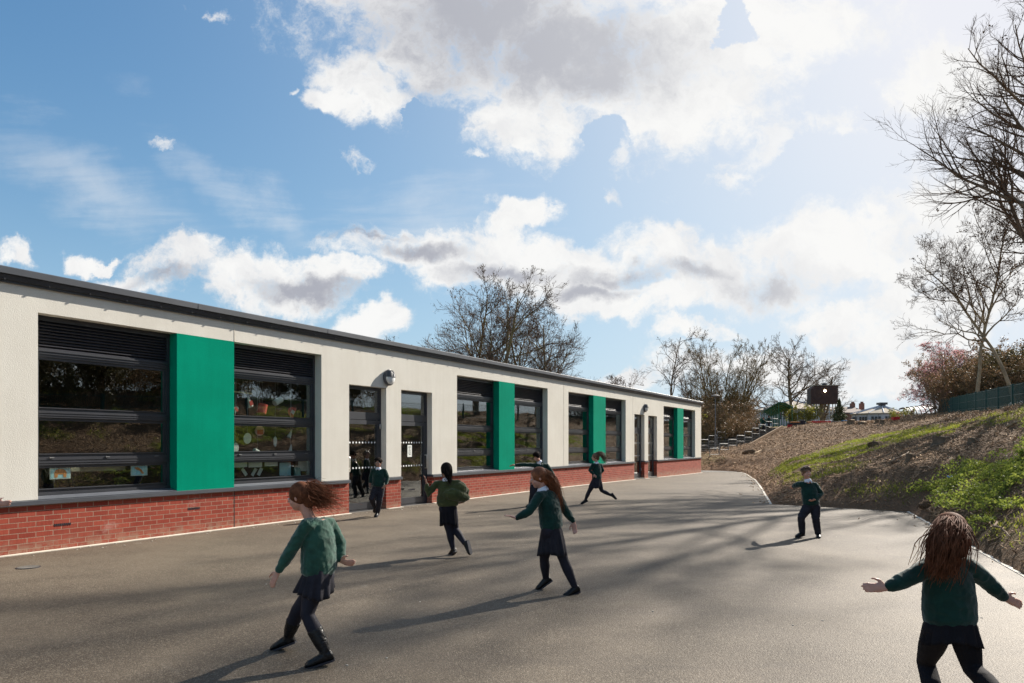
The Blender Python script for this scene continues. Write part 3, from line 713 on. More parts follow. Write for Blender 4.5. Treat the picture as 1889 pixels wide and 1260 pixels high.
# ---------------------------------------------------------------- paper crafts and notices inside the glass
def loc_on(px, py, depth):
    Y = wallY(px, depth); s = ((px-CX)/F*Y-P0[0])*T2[0]+(Y-P0[1])*T2[1]; return s, EYE-(py-HY)/F*Y, Y
paper = simple('craft_paper', (.72, .74, .68), .8, .06); paper_red = simple('red_paper', (.62, .07, .05), .7, .1); paper_pink = simple('pink_paper', (.72, .42, .38), .8, .08)
paper_blue = simple('pale_blue_paper', (.40, .66, .72), .8, .08); paper_teal = simple('teal_paper', (.25, .5, .5), .8, .1); wood_p = simple('bare_wood', (.55, .4, .2), .7, .15)
thread = simple('thread', (.5, .5, .48), .8)
def craft(zx, zy, w, h, kind, col, rot, name, label, col2=None, depth=.37, cat='paper craft', group='paper crafts hung behind the glass'):
    px, py = 400+zx/3.316, 600+zy/3.316
    s, z, Y = loc_on(px, py, depth); k = Y/F/3.316; w *= k*1.15; h *= k
    p = wp(s, depth, z); o = thing(name, label, cat, p, phi_b, group)
    Mx = Matrix.Rotation(R(rot), 3, 'Y'); mb = MB()
    if kind == 'disc': mb.loft([((0, -.006, 0), Mx @ Vector((w/2, 0, 0)), Mx @ Vector((0, 0, h/2))), ((0, .006, 0), Mx @ Vector((w/2, 0, 0)), Mx @ Vector((0, 0, h/2)))], 20)
    elif kind == 'tube': mb.loft([(Mx @ Vector((0, 0, -h/2)), Mx @ Vector((w/2, 0, 0)), (0, w/2, 0)), (Mx @ Vector((0, 0, h/2)), Mx @ Vector((w/2, 0, 0)), (0, w/2, 0))], 16)
    elif kind == 'cone': mb.loft([(Mx @ Vector((0, 0, -h/2)), Mx @ Vector((w/2, 0, 0)), (0, w/2, 0)), (Mx @ Vector((0, 0, h/2)), Mx @ Vector((w*.08, 0, 0)), (0, w*.08, 0))], 16)
    elif kind == 'fold':
        pts = [Mx @ Vector(q) for q in ((-w/2, .03, -h/2), (0, -.02, -h/2), (w/2, .03, -h/2), (w*.15, -.0, h/2), (-w*.15, .0, h/2))]; mb.prism(pts, (0, .006, 0))
    elif kind == 'half':
        pts = [Mx @ Vector((w*math.cos(t*math.pi/10), 0, h/2*math.sin(t*math.pi/10)*2-h/2)) for t in range(11)]; mb.prism(pts, (0, .01, 0))
    else: mb.cbox((0, 0, 0), w, .008, h, Mx)
    mb.build('paper', col, o, smooth=False)
    if col2 is not None:
        m2 = MB(); m2.cbox(Mx @ Vector((0, -.016, -h*.12)), w*.62, .006, h*.45, Mx); m2.build('coloured_patch', col2, o)
    if kind != 'sheet':
        MB().rod((0, 0, h*.4), (0, .0, max(.1, 3.3-z)), .0022, 4).build('string', thread, o)
    return o
craft(160, 412, 118, 9, 'box', wood_p, 2, 'craft_stick', 'thin wooden stick hanging level near the green panel, behind the window right of it')
craft(205, 470, 34, 62, 'fold', paper, -25, 'paper_fold', 'white and red folded paper hanging below the wooden stick', paper_red)
craft(120, 512, 40, 34, 'fold', paper, 55, 'paper_fold', 'red edged paper fold half hidden beside the green panel', paper_red)
craft(278, 512, 48, 58, 'tube', paper_red, 14, 'paper_lantern', 'bright red paper lantern, the only fully red craft in the window')
craft(373, 465, 34, 56, 'tube', paper, 62, 'paper_tube', 'white paper tube tilted right, topmost of the hanging crafts')
craft(457, 528, 30, 54, 'half', paper_red, -62, 'paper_half_disc', 'red and white half disc hanging furthest right in the upper pane', paper)
craft(262, 646, 60, 62, 'disc', paper_pink, 0, 'paper_disc', 'pink round paper disc with red centre in the middle pane', paper_red)
craft(187, 692, 48, 66, 'disc', paper, 8, 'paper_disc', 'white oval paper disc just left of the pink disc')
craft(357, 712, 22, 62, 'disc', paper, 0, 'paper_disc', 'narrow white paper oval seen almost edge on')
craft(450, 661, 24, 58, 'cone', paper, 26, 'paper_cone', 'white paper cone leaning right, upper one of two in the middle pane')
craft(451, 756, 24, 54, 'cone', paper, 10, 'paper_cone', 'white paper cone, lower one of two at the right of the middle pane')
craft(114, 750, 40, 62, 'disc', paper, 0, 'paper_disc', 'white paper disc at the lower left beside the green panel')
craft(250, 775, 22, 58, 'tube', paper, -62, 'paper_tube', 'white paper tube tipped left at the foot of the middle pane')
craft(145, 852, 82, 34, 'sheet', paper, 0, 'paper_sheet', 'pale sheet taped in the lowest pane nearest the green panel', depth=.33, group='sheets taped inside the low pane', cat='sheet')
craft(236, 852, 86, 34, 'sheet', paper, 0, 'paper_sheet', 'second pale sheet from the green panel in the lowest pane', depth=.33, group='sheets taped inside the low pane', cat='sheet')
craft(332, 850, 84, 24, 'sheet', paper, 0, 'paper_sheet', 'shallow pale sheet in the middle of the lowest pane', depth=.33, group='sheets taped inside the low pane', cat='sheet')
craft(418, 880, 74, 80, 'sheet', paper_blue, 0, 'paper_sheet', 'large pale blue sheet standing in the lowest pane', depth=.36, group='sheets taped inside the low pane', cat='sheet')
craft(528, 862, 66, 60, 'sheet', paper, 0, 'paper_sheet', 'pale sheet at the far right of the lowest pane', depth=.40, group='sheets taped inside the low pane', cat='sheet')
craft(168, 898, 18, 52, 'sheet', paper, -38, 'card', 'thin pale card leaning left on the window ledge', depth=.42, group='cards on the window ledge', cat='card')
craft(228, 898, 18, 52, 'sheet', paper, 36, 'card', 'thin pale card leaning right, middle one on the window ledge', depth=.42, group='cards on the window ledge', cat='card')
craft(264, 896, 20, 50, 'sheet', paper, 30, 'card', 'thin pale card leaning right, rightmost on the window ledge', depth=.42, group='cards on the window ledge', cat='card')
jar = thing('jar', 'teal glass jar on the window ledge behind the lowest pane', 'jar', wp(*loc_on(400+492/3.316, 600+905/3.316, .45)[:1], .45, .84), phi_b)
MB().loft([((0, 0, 0), (.07, 0, 0), (0, .07, 0)), ((0, 0, .17), (.07, 0, 0), (0, .07, 0)), ((0, 0, .21), (.05, 0, 0), (0, .05, 0))], 16).build('glass', paper_teal, jar, smooth=False)
MB().loft([((0, 0, .211), (.056, 0, 0), (0, .056, 0)), ((0, 0, .24), (.056, 0, 0), (0, .056, 0))], 16).build('lid', paper, jar)
def drawing(px, py, w, h, label, shape):
    s, z, Y = loc_on(px, py, .24); o = thing('drawing', label, 'drawing', wp(s, .235, z), phi_b, 'drawings taped inside the first window')
    k = Y/F; w *= k*1.2; h *= k
    MB().box(-w/2, w/2, 0, .003, -h/2, h/2).build('paper', paper, o)
    MB().box(-w/2+.012, w/2-.012, -.003, -.0005, -h/2+.012, h/2-.012).build('painted_ground', paper_blue, o)
    MB().prism([(x*w, -.0035, y*h) for x, y in shape], (0, -.002, 0)).build('painted_figure', M['orange'], o)
drawing(111, 873, 30, 21, 'child drawing of an orange jumper shape on blue, left in the low pane', [(-.28,-.38),(-.30,.05),(-.22,.28),(-.08,.38),(.08,.38),(.22,.28),(.30,.05),(.28,-.38),(.15,-.38),(.12,-.1),(-.12,-.1),(-.15,-.38)])
drawing(256.5, 868, 26, 19, 'child drawing of a pale orange winding shape on blue, right in the low pane', [(-.3,.3),(-.1,.33),(.12,.12),(.3,-.3),(.15,-.33),(.02,-.02),(-.2,.1)])
s, z, Y = loc_on(183, 865, .4); o = thing('shelf_board', 'pale shelf board seen inside the low pane between the two drawings', 'shelf', wp(s, .4, z), phi_b)
MB().box(-.42, .42, 0, .22, -.035, .035).build('board', simple('shelf_board', (.42, .42, .33), .8), o)
MB().box(-.38, -.34, .05, .17, z*-1+.02, -.036).box(.34, .38, .05, .17, z*-1+.02, -.036).build('leg', M['dark'], o)
s, z, Y = loc_on(756, 832, .175); o = thing('notice', 'white paper notice taped to the glass of the second door', 'notice', wp(s, .184, z), phi_b)
MB().box(-.085, .085, -.006, -.003, -.15, .15).build('paper', paper, o)
nm = MB()
for i, (w_, zz) in enumerate(((.10, .10), (.05, .05), (.08, .0), (.10, -.05), (.06, -.09))): nm.box(-w_/2, w_/2, -.008, -.0065, zz-.008, zz+.008)
nm.build('print', M['charcoal'], o)

# ---------------------------------------------------------------- bare trees
def unit(a): return a/np.maximum(np.linalg.norm(a, axis=-1, keepdims=True), 1e-9)
def chains(st, dr, ln, P, jit, up, r):
    """grow all branches of one level at once -> points (N,P,3)"""
    N = len(st); pts = np.zeros((N, P, 3)); pts[:, 0] = st; d = unit(dr.copy()); bend = r.normal(0, 1, (N, 3))*jit*.6
    for i in range(1, P):
        d = unit(d+r.normal(0, 1, (N, 3))*jit+bend*.35+np.array([0, 0, up])); pts[:, i] = pts[:, i-1]+d*(ln/(P-1))[:, None]
    return pts
def tubes(pts, r0, r1, n):
    N, P, _ = pts.shape
    t = np.linspace(0, 1, P); rad = r0[:, None]*(1-t)+r1[:, None]*t
    d = unit(np.gradient(pts, axis=1)); ref = np.where(np.abs(d[..., 2:3]) > .9, np.array([1., 0, 0]), np.array([0, 0, 1.]))
    a = unit(np.cross(d, ref)); b = np.cross(d, a)
    ang = np.arange(n)*2*math.pi/n
    V = pts[:, :, None]+rad[..., None, None]*(a[:, :, None]*np.cos(ang)[:, None]+b[:, :, None]*np.sin(ang)[:, None])
    idx = np.arange(N*P*n).reshape(N, P, n); nx_ = np.roll(idx, -1, axis=2)
    Fq = np.stack([idx[:, :-1], nx_[:, :-1], nx_[:, 1:], idx[:, 1:]], -1).reshape(-1, 4)
    return V.reshape(-1, 3), Fq
def leaves_at(pts, size, r, elong=1.6):
    n = len(pts); a = unit(r.normal(0, 1, (n, 3))); b = unit(np.cross(a, r.normal(0, 1, (n, 3)))); s = size*r.uniform(.6, 1.4, (n, 1))
    V = np.stack([pts-a*s*elong/2, pts+b*s/2, pts+a*s*elong/2, pts-b*s/2], 1).reshape(-1, 3)
    return V, np.arange(n*4).reshape(n, 4)
def tree_mesh(seed, H, levels, trunk_r, lean=(0, 0, 1), fork=.35, spread=1.0, leaf=None, tw=.006, multi=1, upb=.05, base_spread=.1, first=.3, n_up=None, jit=.16, limb_dir=None):
    """levels: list of (children per parent, length ratio, angle deg); returns (trunk V,F), (crown V,F), (leaf V,F)"""
    r = np.random.default_rng(seed)
    ang0 = r.uniform(0, 6.28, multi); st = np.c_[np.cos(ang0), np.sin(ang0), np.zeros(multi)]*base_spread*(multi > 1); st[:, 2] = -.3
    dr = np.tile(np.array(lean, float), (multi, 1))+np.c_[np.cos(ang0), np.sin(ang0), np.zeros(multi)]*(.25*spread if multi > 1 else 0)
    ln = np.full(multi, H*.80)*r.uniform(.8, 1.0, multi) if multi > 1 else np.array([H*.82]); rad = np.full(multi, trunk_r)*(r.uniform(.6, 1, multi) if multi > 1 else 1)
    TV, TF, CV, CF, LV, LF = [], [], [], [], [], []; tn = cn = lnn = 0
    P = 9; tips = None
    for L in range(len(levels)+1):
        pts = chains(st, dr, ln, P, jit*(.45 if L == 0 else 1), upb*(1 if L else .6), r)
        rend = np.maximum(rad*(.22 if L else .25), tw*.5)
        n = (8, 6, 5, 4, 3, 3, 3)[min(L, 6)]
        v, f = tubes(pts, rad, rend, n)
        if L <= 1: TV.append(v); TF.append(f+tn); tn += len(v)
        else: CV.append(v); CF.append(f+cn); cn += len(v)
        if L == len(levels): tips = pts; break
        k, ratio, ang = levels[L]; N = len(pts)
        lo = fork if L == 0 else first
        t = (lo+(1-lo)*((np.arange(k)[None]+r.uniform(0, 1, (N, k)))/k)); t = np.clip(t, 0, .999)
        f_ = t*(P-1); i0 = f_.astype(int); fr = (f_-i0)[..., None]
        ar = np.arange(N)[:, None]; s_ = pts[ar, i0]*(1-fr)+pts[ar, i0+1]*fr; d_ = unit(pts[ar, i0+1]-pts[ar, i0])
        perp = unit(np.cross(d_, r.normal(0, 1, d_.shape))); a_ = np.radians(ang*r.uniform(.65, 1.3, (N, k)))[..., None]*spread
        nd = d_*np.cos(a_)+perp*np.sin(a_)
        if limb_dir is not None and L == 0: nd = nd+np.array(limb_dir)*.35
        nl = ln[:, None]*ratio*(1.15-.65*(t if L == 0 else t*.8))*r.uniform(.65, 1.2, (N, k))
        pr = (rad[:, None]*(1-t)+rend[:, None]*t); nr = np.maximum(np.minimum(pr*.72, nl*.022+tw*.5), tw)
        # drop a share so that the crown is uneven
        keep = r.uniform(0, 1, N*k) < (.97 if L < 2 else .88)
        st = s_.reshape(-1, 3)[keep]; dr = nd.reshape(-1, 3)[keep]; ln = nl.reshape(-1)[keep]; rad = nr.reshape(-1)[keep]; P = (7, 6, 5, 4, 4)[min(L, 4)]
    if leaf:
        cnt, size, clump = leaf; flat = tips[:, 1:].reshape(-1, 3)
        c = r.choice(len(flat), max(1, cnt//clump)); p = np.repeat(flat[c], clump, axis=0)+r.normal(0, size*1.2, (len(c)*clump, 3))
        v, f = leaves_at(p, size, r); LV.append(v); LF.append(f)
    cat_ = lambda a: np.concatenate(a) if a else np.zeros((0, 3))
    return (cat_(TV), cat_(TF)), (cat_(CV), cat_(CF)), (cat_(LV), cat_(LF)) if leaf else None
def make_tree(name, label, cat, loc, md, bark, twig, leafm=None, rz=0, group=None, s=1, leafname='leaves'):
    T = thing(name, label, cat, loc, rz, group); T.scale = (s, s, s)
    (tv, tf), (cv, cf), lf = md
    mesh_np('trunk', tv, tf, bark, T, True); c = mesh_np('crown', cv, cf, twig, T)
    if lf is not None: mesh_np(leafname, lf[0], lf[1], leafm, T)
    return T
def copy_tree(src, label, loc, rz=0, s=1, group=None):
    c = src.copy(); link(c); c.location = loc; c.rotation_euler = (0, 0, rz); c.scale = (s, s, s); c['label'] = label
    if group: c['group'] = group
    for ch in [o for o in bpy.data.objects if o.parent == src]:
        d = ch.copy(); link(d); d.parent = c
    return c
def gz(x, y): return float(hgt(np.array([x]), np.array([y]))[0]) if math.hypot(x-10, y-30) < 100 else 2.5
def G3(px, Y, dz=-.05): x = (px-CX)/F*Y; return Vector((x, Y, gz(x, Y)+dz))

# group over the roof
LV4 = [(14, .62, 42), (8, .50, 38), (6, .52, 38), (4, .55, 36)]
GR = 'bare trees rising behind the classroom roof'
mA = tree_mesh(11, 14.2, [(13, .60, 46), (8, .50, 40), (7, .54, 38), (4, .58, 36)], .17, fork=.14, spread=1.12, leaf=(2600, .055, 2), tw=.0085, upb=.05, multi=2, base_spread=.25)
tA = make_tree('bare_tree', 'widest and tallest bare tree above the roof, leftmost of its row', 'tree', G3(850, 46), mA, M['bark_green'], M['twig'], M['deadleaf'], 0, GR)
mB = tree_mesh(12, 14.0, [(13, .50, 40), (9, .50, 40), (7, .54, 38), (4, .58, 36)], .16, fork=.15, spread=1.0, leaf=(1300, .055, 2), tw=.0085, upb=.07)
tB = make_tree('bare_tree', 'upright bare tree above the roof, second from the left of its row', 'tree', G3(915, 45), mB, M['bark_green'], M['twig'], M['deadleaf'], 0, GR)
tC = copy_tree(tB, 'bare tree above the roof with dense dark top, third from the left of its row', G3(955, 48), 2.1, .98)
tA.scale = (1.28, 1.28, .96)
tD = copy_tree(tA, 'bare tree above the roof, fourth from the left of its row', G3(988, 48), 1.3, .88)
tE = copy_tree(tB, 'lower bare tree above the roof, second from the right of its row', G3(1022, 47), 4.0, .86)
tF = copy_tree(tA, 'lowest and rightmost bare tree above the roof, fine even twigs', G3(1056, 46), 2.6, .70)
tF2 = copy_tree(tB, 'small bare tree above the roof tucked behind the widest one', G3(882, 50), 5.2, 1.06)
# beyond the end of the building
GF = 'bare trees beyond the end of the building'
mC = tree_mesh(21, 12.0, [(12, .40, 38), (8, .48, 40), (6, .5, 40), (4, .5, 36)], .11, fork=.22, spread=1.0, tw=.009, upb=.05)
t1 = make_tree('slender_tree', 'slender forked bare tree standing above the roof end, leftmost beyond the building', 'tree', G3(1236, 62), mC, M['bark'], M['twig'], None, 0, GF)
t2 = copy_tree(t1, 'thin bare tree just left of the big bushy tree', G3(1296, 64), 2, .82)
t3 = copy_tree(t1, 'thin bare tree over the roof corner between two taller ones', G3(1272, 60), 3.5, .66)
mD = tree_mesh(22, 10.8, [(10, .42, 32), (7, .46, 36), (6, .5, 36), (4, .5, 36)], .09, fork=.08, spread=1.0, multi=10, base_spread=.8, tw=.009, upb=.06, leaf=(1500, .05, 2))
t4 = make_tree('bushy_tree', 'big many stemmed olive brown tree rising behind the steps and lamp post', 'tree', G3(1342, 62), mD, M['bark_green'], M['twig_olive'], M['brushwood'], 0, GF)
t4b = copy_tree(t4, 'lower many stemmed tree between lamp post and building corner', G3(1305, 63), 2.2, .66)
mE = tree_mesh(23, 13.0, [(13, .60, 52), (8, .50, 42), (6, .52, 40), (4, .5, 36)], .24, fork=.12, spread=1.1, tw=.015, upb=.04, multi=2, base_spread=.2)
t5 = make_tree('spreading_tree', 'broad spreading dark bare tree behind the pale pyramid roof and green canopy', 'tree', G3(1463, 84), mE, M['bark'], M['twig'], None, 0, GF)
t6 = copy_tree(t5, 'bare tree with finer crown right behind the timber clad box', G3(1512, 92), 1.8, .82)
# thicket and shrubs
def shrub_mesh(seed, H, W, stems, leafn, size, tw=.008, lv=((6, .5, 30), (5, .5, 34), (3, .5, 34))):
    return tree_mesh(seed, H, list(lv), tw*3.2, fork=.1, spread=W, multi=stems, base_spread=H*.22*W, tw=tw, upb=.04, leaf=(leafn, size, 1))
sA = shrub_mesh(31, 3.9, 1.2, 26, 5200, .06)
TH = 'brown thicket behind the steps'
th0 = make_tree('shrub', 'tall dense brown shrub against the building corner behind the railings', 'shrub', G3(1306, 55), sA, M['bark_green'], M['twig_olive'], M['brushwood'], 0, TH)
spec = [(1330, 58, .95, 'dense brown shrub directly behind the lamp post'), (1348, 60, .95, 'brown shrub right of the lamp post, under the bushy tree'), (1362, 61, .72, 'brown shrub left of the three children on the steps'),
        (1316, 66, 1.25, 'taller brown shrub at the back of the thicket'), (1290, 60, 1.2, 'brown shrub partly hidden by the end of the building'),
        (1345, 66, 1.15, 'tall brown shrub at the foot of the bushy tree'), (1368, 56, .6, 'lowest brown shrub beside the upper railings')]
for i, (px, Y, s, lb) in enumerate(spec): copy_tree(th0, lb, G3(px, Y), i*1.7, s)
mOl = shrub_mesh(33, 2.6, 1.3, 18, 3600, .07)
ol = make_tree('shrub', 'round yellow green budding bush between the green canopy and the timber clad box', 'shrub', G3(1478, 68), mOl, M['bark_green'], M['twig_olive'], M['spring'], 0, None)
ol2 = copy_tree(ol, 'golden budding treetop just above the roof line near its far end', G3(1216, 56), 1, 1.8)
ol3 = copy_tree(ol, 'small yellow green bush at the left end of the hooped tunnel', G3(1665, 70), 2, .7)
# pink blossom tree
mP = tree_mesh(41, 6.9, [(13, .60, 52), (8, .52, 44), (6, .52, 42), (4, .5, 40)], .13, fork=.12, spread=1.1, multi=3, base_spread=.25, tw=.009, upb=.02, leaf=(9000, .055, 3))
pk = make_tree('blossom_tree', 'purplish pink blossom tree on top of the bank left of the green fence', 'tree', G3(1722, 56), mP, M['bark'], M['twig'], M['blossom'], 0, None, leafname='blossom')
pk2 = copy_tree(pk, 'smaller blossom tree with sparse pink behind the end of the fence', G3(1758, 60), 2.4, .95)
# two pale trunks behind the fence and the great tree at the right edge
mQ = tree_mesh(51, 13.5, [(16, .46, 44), (10, .50, 40), (8, .54, 40), (5, .55, 38)], .12, lean=(-.06, 0, 1), fork=.40, spread=1.0, tw=.0075, upb=.06, leaf=(2200, .075, 5), jit=.17)
tq = make_tree('pale_trunk_tree', 'pale trunked tree behind the fence with leaf tufts at the left of its crown', 'tree', G3(1804, 41), mQ, M['bark_pale'], M['twig'], M['deadleaf'], 0, None)
mQ2 = tree_mesh(55, 12.5, [(14, .46, 44), (9, .50, 40), (7, .54, 40), (5, .55, 38)], .115, lean=(-.09, 0, 1), fork=.35, spread=1.0, tw=.0075, upb=.08, jit=.24)
tq2 = make_tree('leaning_tree', 'leaning pale trunked tree right of the first, bent towards it', 'tree', G3(1874, 40), mQ2, M['bark_pale'], M['twig'], None, 0, None)
mR = tree_mesh(61, 26, [(32, .38, 52), (11, .50, 38), (8, .56, 38), (5, .60, 36)], .26, lean=(-.03, .0, 1), fork=.2, spread=1.0, tw=.0062, upb=.05, jit=.11, leaf=(300, .08, 4), limb_dir=(-.3, 0, .1))
tr = make_tree('great_tree', 'tallest bare tree, its long limbs reaching in from the right edge', 'tree', G3(1940, 33), mR, M['bark'], M['twig'], M['deadleaf'], 0, None)
# the wood that goes on to the right beyond the picture (seen in the window glass, casts the dappled shade)
WG = 'trees of the wood along the fence'
for i, (x, y, s, src) in enumerate([(20.5, 14, .74, tq), (25.5, 10, .8, tq2), (30, 17, .5, tr), (23, 4, .9, tq2), (29, 1.5, .72, tr), (34, 9, .8, tr), (21, -4, .9, tq), (38, 24, .8, tr), (27, -9, .6, tr), (36, -4, .7, tr)]):
    copy_tree(src, 'bare tree of the wood behind the bank, off to the right', (x, y, gz(x, y)-.1), i*1.9+.4, s, WG)
mEv = shrub_mesh(71, 4.6, 1.25, 22, 15000, .085, lv=((6, .5, 34), (5, .5, 36), (3, .5, 34)))
ev = make_tree('evergreen_shrub', 'tall dark evergreen shrub at the far right behind the fence', 'shrub', G3(1885, 47), mEv, M['bark'], M['twig'], M['evergreen'], 0, 'shrubs behind the green fence')
evs = [(1850, 50, 1.0, 'evergreen shrub behind the fence between the two pale trunks'), (1822, 54, .85, 'dark olive shrub right of the first pale trunk'), (1785, 60, .9, 'shrub left of the first pale trunk behind the fence'),
       (1872, 58, 1.35, 'tallest evergreen mass behind the leaning trunk')]
for i, (px, Y, s, lb) in enumerate(evs): copy_tree(ev, lb, G3(px, Y), i*1.3+.5, s)
mEb = shrub_mesh(72, 5.2, 1.1, 26, 6500, .07)
eb_ = make_tree('brown_shrub', 'brown leafless shrub standing behind the fence beside the blossom', 'shrub', G3(1768, 50), mEb, M['bark'], M['twig_olive'], M['brushwood'], 0, 'shrubs behind the green fence')
for i, (px, Y, s, lb) in enumerate([(1812, 52, .85, 'brown shrub just behind the first pale trunk'), (1838, 46, .8, 'brown shrub in the gap between the pale trunks'), (1895, 52, 1.3, 'brown shrub at the right edge above the fence')]): copy_tree(eb_, lb, G3(px, Y), i*1.1, s)
row_ = [(22+(y-30)*.491+(2.2 if y > 4 else 3+(4-y)*.35), y) for y in np.arange(-12, 14.5, 2.6)]+[(22+(y-30)*.491+7.5+(4-y)*.3*(y < 4), y) for y in np.arange(-10, 13, 4.5)]+[(22+(y-30)*.491+6.5, y) for y in (14.5, 17, 19.5, 22, 24.5)]
for i, (x, y) in enumerate(row_):
    copy_tree(ev if i % 3 else eb_, 'dark shrub of the wood behind the bank, off to the right', (x, y, gz(x, y)-.1), i*1.7, (.56+.1*(i % 3))*(1 if i < 11 else 1.35 if i < 17 else 1.15), 'undergrowth of the wood')
# dead brush tufts and dark heaps on the crest and slope
mTf = shrub_mesh(81, .62, 1.5, 26, 500, .03, tw=.006, lv=((4, .5, 34), (3, .5, 34)))
tf_ = make_tree('dry_brush', 'dry brown brush tuft on the crest under the pyramid roof lantern', 'brush', G3(1634, 52), mTf, M['twig'], M['twig'], M['brushwood'], 0, 'dry brush tufts along the crest')
for i, (px, Y, s, lb) in enumerate([(1586, 53, .9, 'dry brush tuft left on the crest below the brown house'), (1600, 52, 1.0, 'dry brush tuft on the crest, second from the left'), (1612, 54, .7, 'short dry brush tuft between two larger ones'),
      (1652, 50, .9, 'dry brush tuft beside the red crate'), (1715, 45, 1.0, 'reddish brush tuft at the right foot of the hooped tunnel'), (1738, 42, .9, 'brush tuft at the left end of the fence'), (1690, 47, .6, 'low brush tuft in front of the hooped tunnel'),
      (1772, 35, .9, 'brush tuft on the slope below the fence'), (1790, 33, 1.0, 'brush heap leaning before the fence posts'), (1835, 31, 1.0, 'pale brown brush heap at the foot of the fence'), (1868, 28, .8, 'brush tuft below the fence near the right edge'),
      (1760, 33, 1.1, 'dark brush heap in the middle of the upper slope')]):
    copy_tree(tf_, lb, G3(px, Y), i*1.3, s)
# conifer
cf_ = thing('conifer', 'small dark conifer right of the timber clad box', 'tree', G3(1548, 66)); r_ = np.random.default_rng(5)
Hc = 2.5; pts = []; D = []
for k in range(5200):
    z = Hc*(1-r_.uniform()**.62); tier = (z*6) % 1; rad = (Hc-z)*.44*(1-.55*tier)*(1+.28*math.sin(3*r_.uniform(0,.1)+z*9))*r_.uniform(.55, 1)**.5; a = r_.uniform(0, 6.28); pts.append((rad*math.cos(a), rad*math.sin(a), z+.1-rad*.15))
v, f = leaves_at(np.array(pts), .055, r_, 2.2); mesh_np('crown', v, f, M['needle'], cf_)
MB().rod((0, 0, -.2), (0, 0, Hc*.95), .05).build('trunk', M['bark'], cf_)

# ---------------------------------------------------------------- green fence on the bank
fa, fb = np.array([33.2, 52.8]), np.array([22.0, 30.0]); fd = (fb-fa)/np.linalg.norm(fb-fa); fl = np.linalg.norm(fb-fa)
fence = thing('metal_fence', 'green metal fence with square posts along the top of the bank', 'fence', (0, 0, 0))
posts = [i*3.18 for i in range(0, 22)]
panels = MB()
def ftop(t): return 4.93+(4.14-4.93)*(t/fl) if t < fl+2 else 4.93+(4.14-4.93)*((fl+2)/fl)-(t-fl-2)*.03
for i, t in enumerate(posts):
    p = fa+fd*t; z1 = ftop(t); z0 = z1-1.5
    MB().cbox((p[0], p[1], (z0+z1)/2), .09, .09, z1-z0+.06, Matrix.Rotation(math.atan2(fd[1], fd[0]), 3, 'Z')).build('post', M['fence_green'], fence)
    if i < len(posts)-1:
        q = fa+fd*posts[i+1]; zq = ftop(posts[i+1])
        for h in (0, .42, .86, 1.25): panels.rod((p[0], p[1], z1-.05-h), (q[0], q[1], zq-.05-h), .010, 4)
        n = 44
        for k in range(1, n):
            a = p+(q-p)*k/n; zt = z1+(zq-z1)*k/n; panels.rod((a[0], a[1], zt-1.45), (a[0], a[1], zt), .006, 4)
panels.build('mesh_panel', M['fence_green'], fence)

# ---------------------------------------------------------------- steps with railings
ax = Vector((.588, .809, 0)); pv = Vector((-.809, .588, 0)); nstep = 18
steps = thing('outdoor_steps', 'long flight of pale concrete steps climbing the bank beyond the building', 'steps', (0, 0, 0))
sb0 = Vector((13.0, 45.2, 0)); tr_m, ri_m = MB(), MB()
run = 16.8/nstep; zz0, zz1 = .12, 2.86
def step_pt(i, off): return sb0+ax*(run*i)+pv*off
for i in range(nstep):
    z = zz0+(zz1-zz0)*(i+1)/nstep
    a = step_pt(i, -.3); b = step_pt(i, 4.6); c = step_pt(i+1.15, 4.6); d = step_pt(i+1.15, -.3)
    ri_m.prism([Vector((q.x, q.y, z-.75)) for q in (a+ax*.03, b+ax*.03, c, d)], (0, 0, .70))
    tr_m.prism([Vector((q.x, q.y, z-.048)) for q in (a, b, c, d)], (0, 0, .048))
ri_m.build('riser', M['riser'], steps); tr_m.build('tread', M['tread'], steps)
MB().prism([step_pt(0, -.42)+Vector((0,0,0)), step_pt(0, -.3)+Vector((0,0,0)), step_pt(nstep, -.3)+Vector((0,0,zz1-.0)), step_pt(nstep, -.42)+Vector((0,0,zz1-.0))], (0, 0, .22)).build('edging', M['brushwood'], steps)
for off in (0.0, 2.1, 4.3):
    hr = MB(); k = 0; seg = 2
    for i0 in range(0, nstep-1, 2):
        i1 = i0+seg; zA = zz0+(zz1-zz0)*(i0+1)/nstep; zB = zA
        a = step_pt(i0+.3, off); b = step_pt(i1+.2, off); top = zA+.98
        up = Vector((0, 0, 1))
        A = Vector((a.x, a.y, zA-.02)); B = Vector((b.x, b.y, zB-.02))
        hr.tube([A, A+up*.90, A+up*.97+ax*.05, B+up*.97-ax*.05, B+up*.90, B], .021, 6)
        hr.tube([A+up*.55, B+up*.55], .015, 6)
    hr.build('handrail', M['galv'], steps, smooth=True)
# lamp post
bp = G3(1319.7, 50, 0); LP_ = thing('street_lamp', 'tall grey lamp post with flat round head beside the steps', 'street lamp', bp)
ztop = EYE+(HY-729)/F*50-bp.z
MB().loft([((0, 0, -.2), (.07, 0, 0), (0, .07, 0)), ((0, 0, 1.1), (.07, 0, 0), (0, .07, 0)), ((0, 0, 1.15), (.048, 0, 0), (0, .048, 0)), ((0, 0, ztop-.2), (.038, 0, 0), (0, .038, 0))], 12).build('pole', M['galv'], LP_, smooth=False)
MB().loft([((0, 0, ztop-.26), (.06, 0, 0), (0, .06, 0)), ((0, 0, ztop-.14), (.10, 0, 0), (0, .10, 0)), ((0, 0, ztop-.10), (.30, 0, 0), (0, .30, 0)), ((0, 0, ztop-.04), (.31, 0, 0), (0, .31, 0)), ((0, 0, ztop+.03), (.16, 0, 0), (0, .16, 0)), ((0, 0, ztop+.05), (.05, 0, 0), (0, .05, 0))], 20).build('lamp_head', M['galv'], LP_, smooth=False)

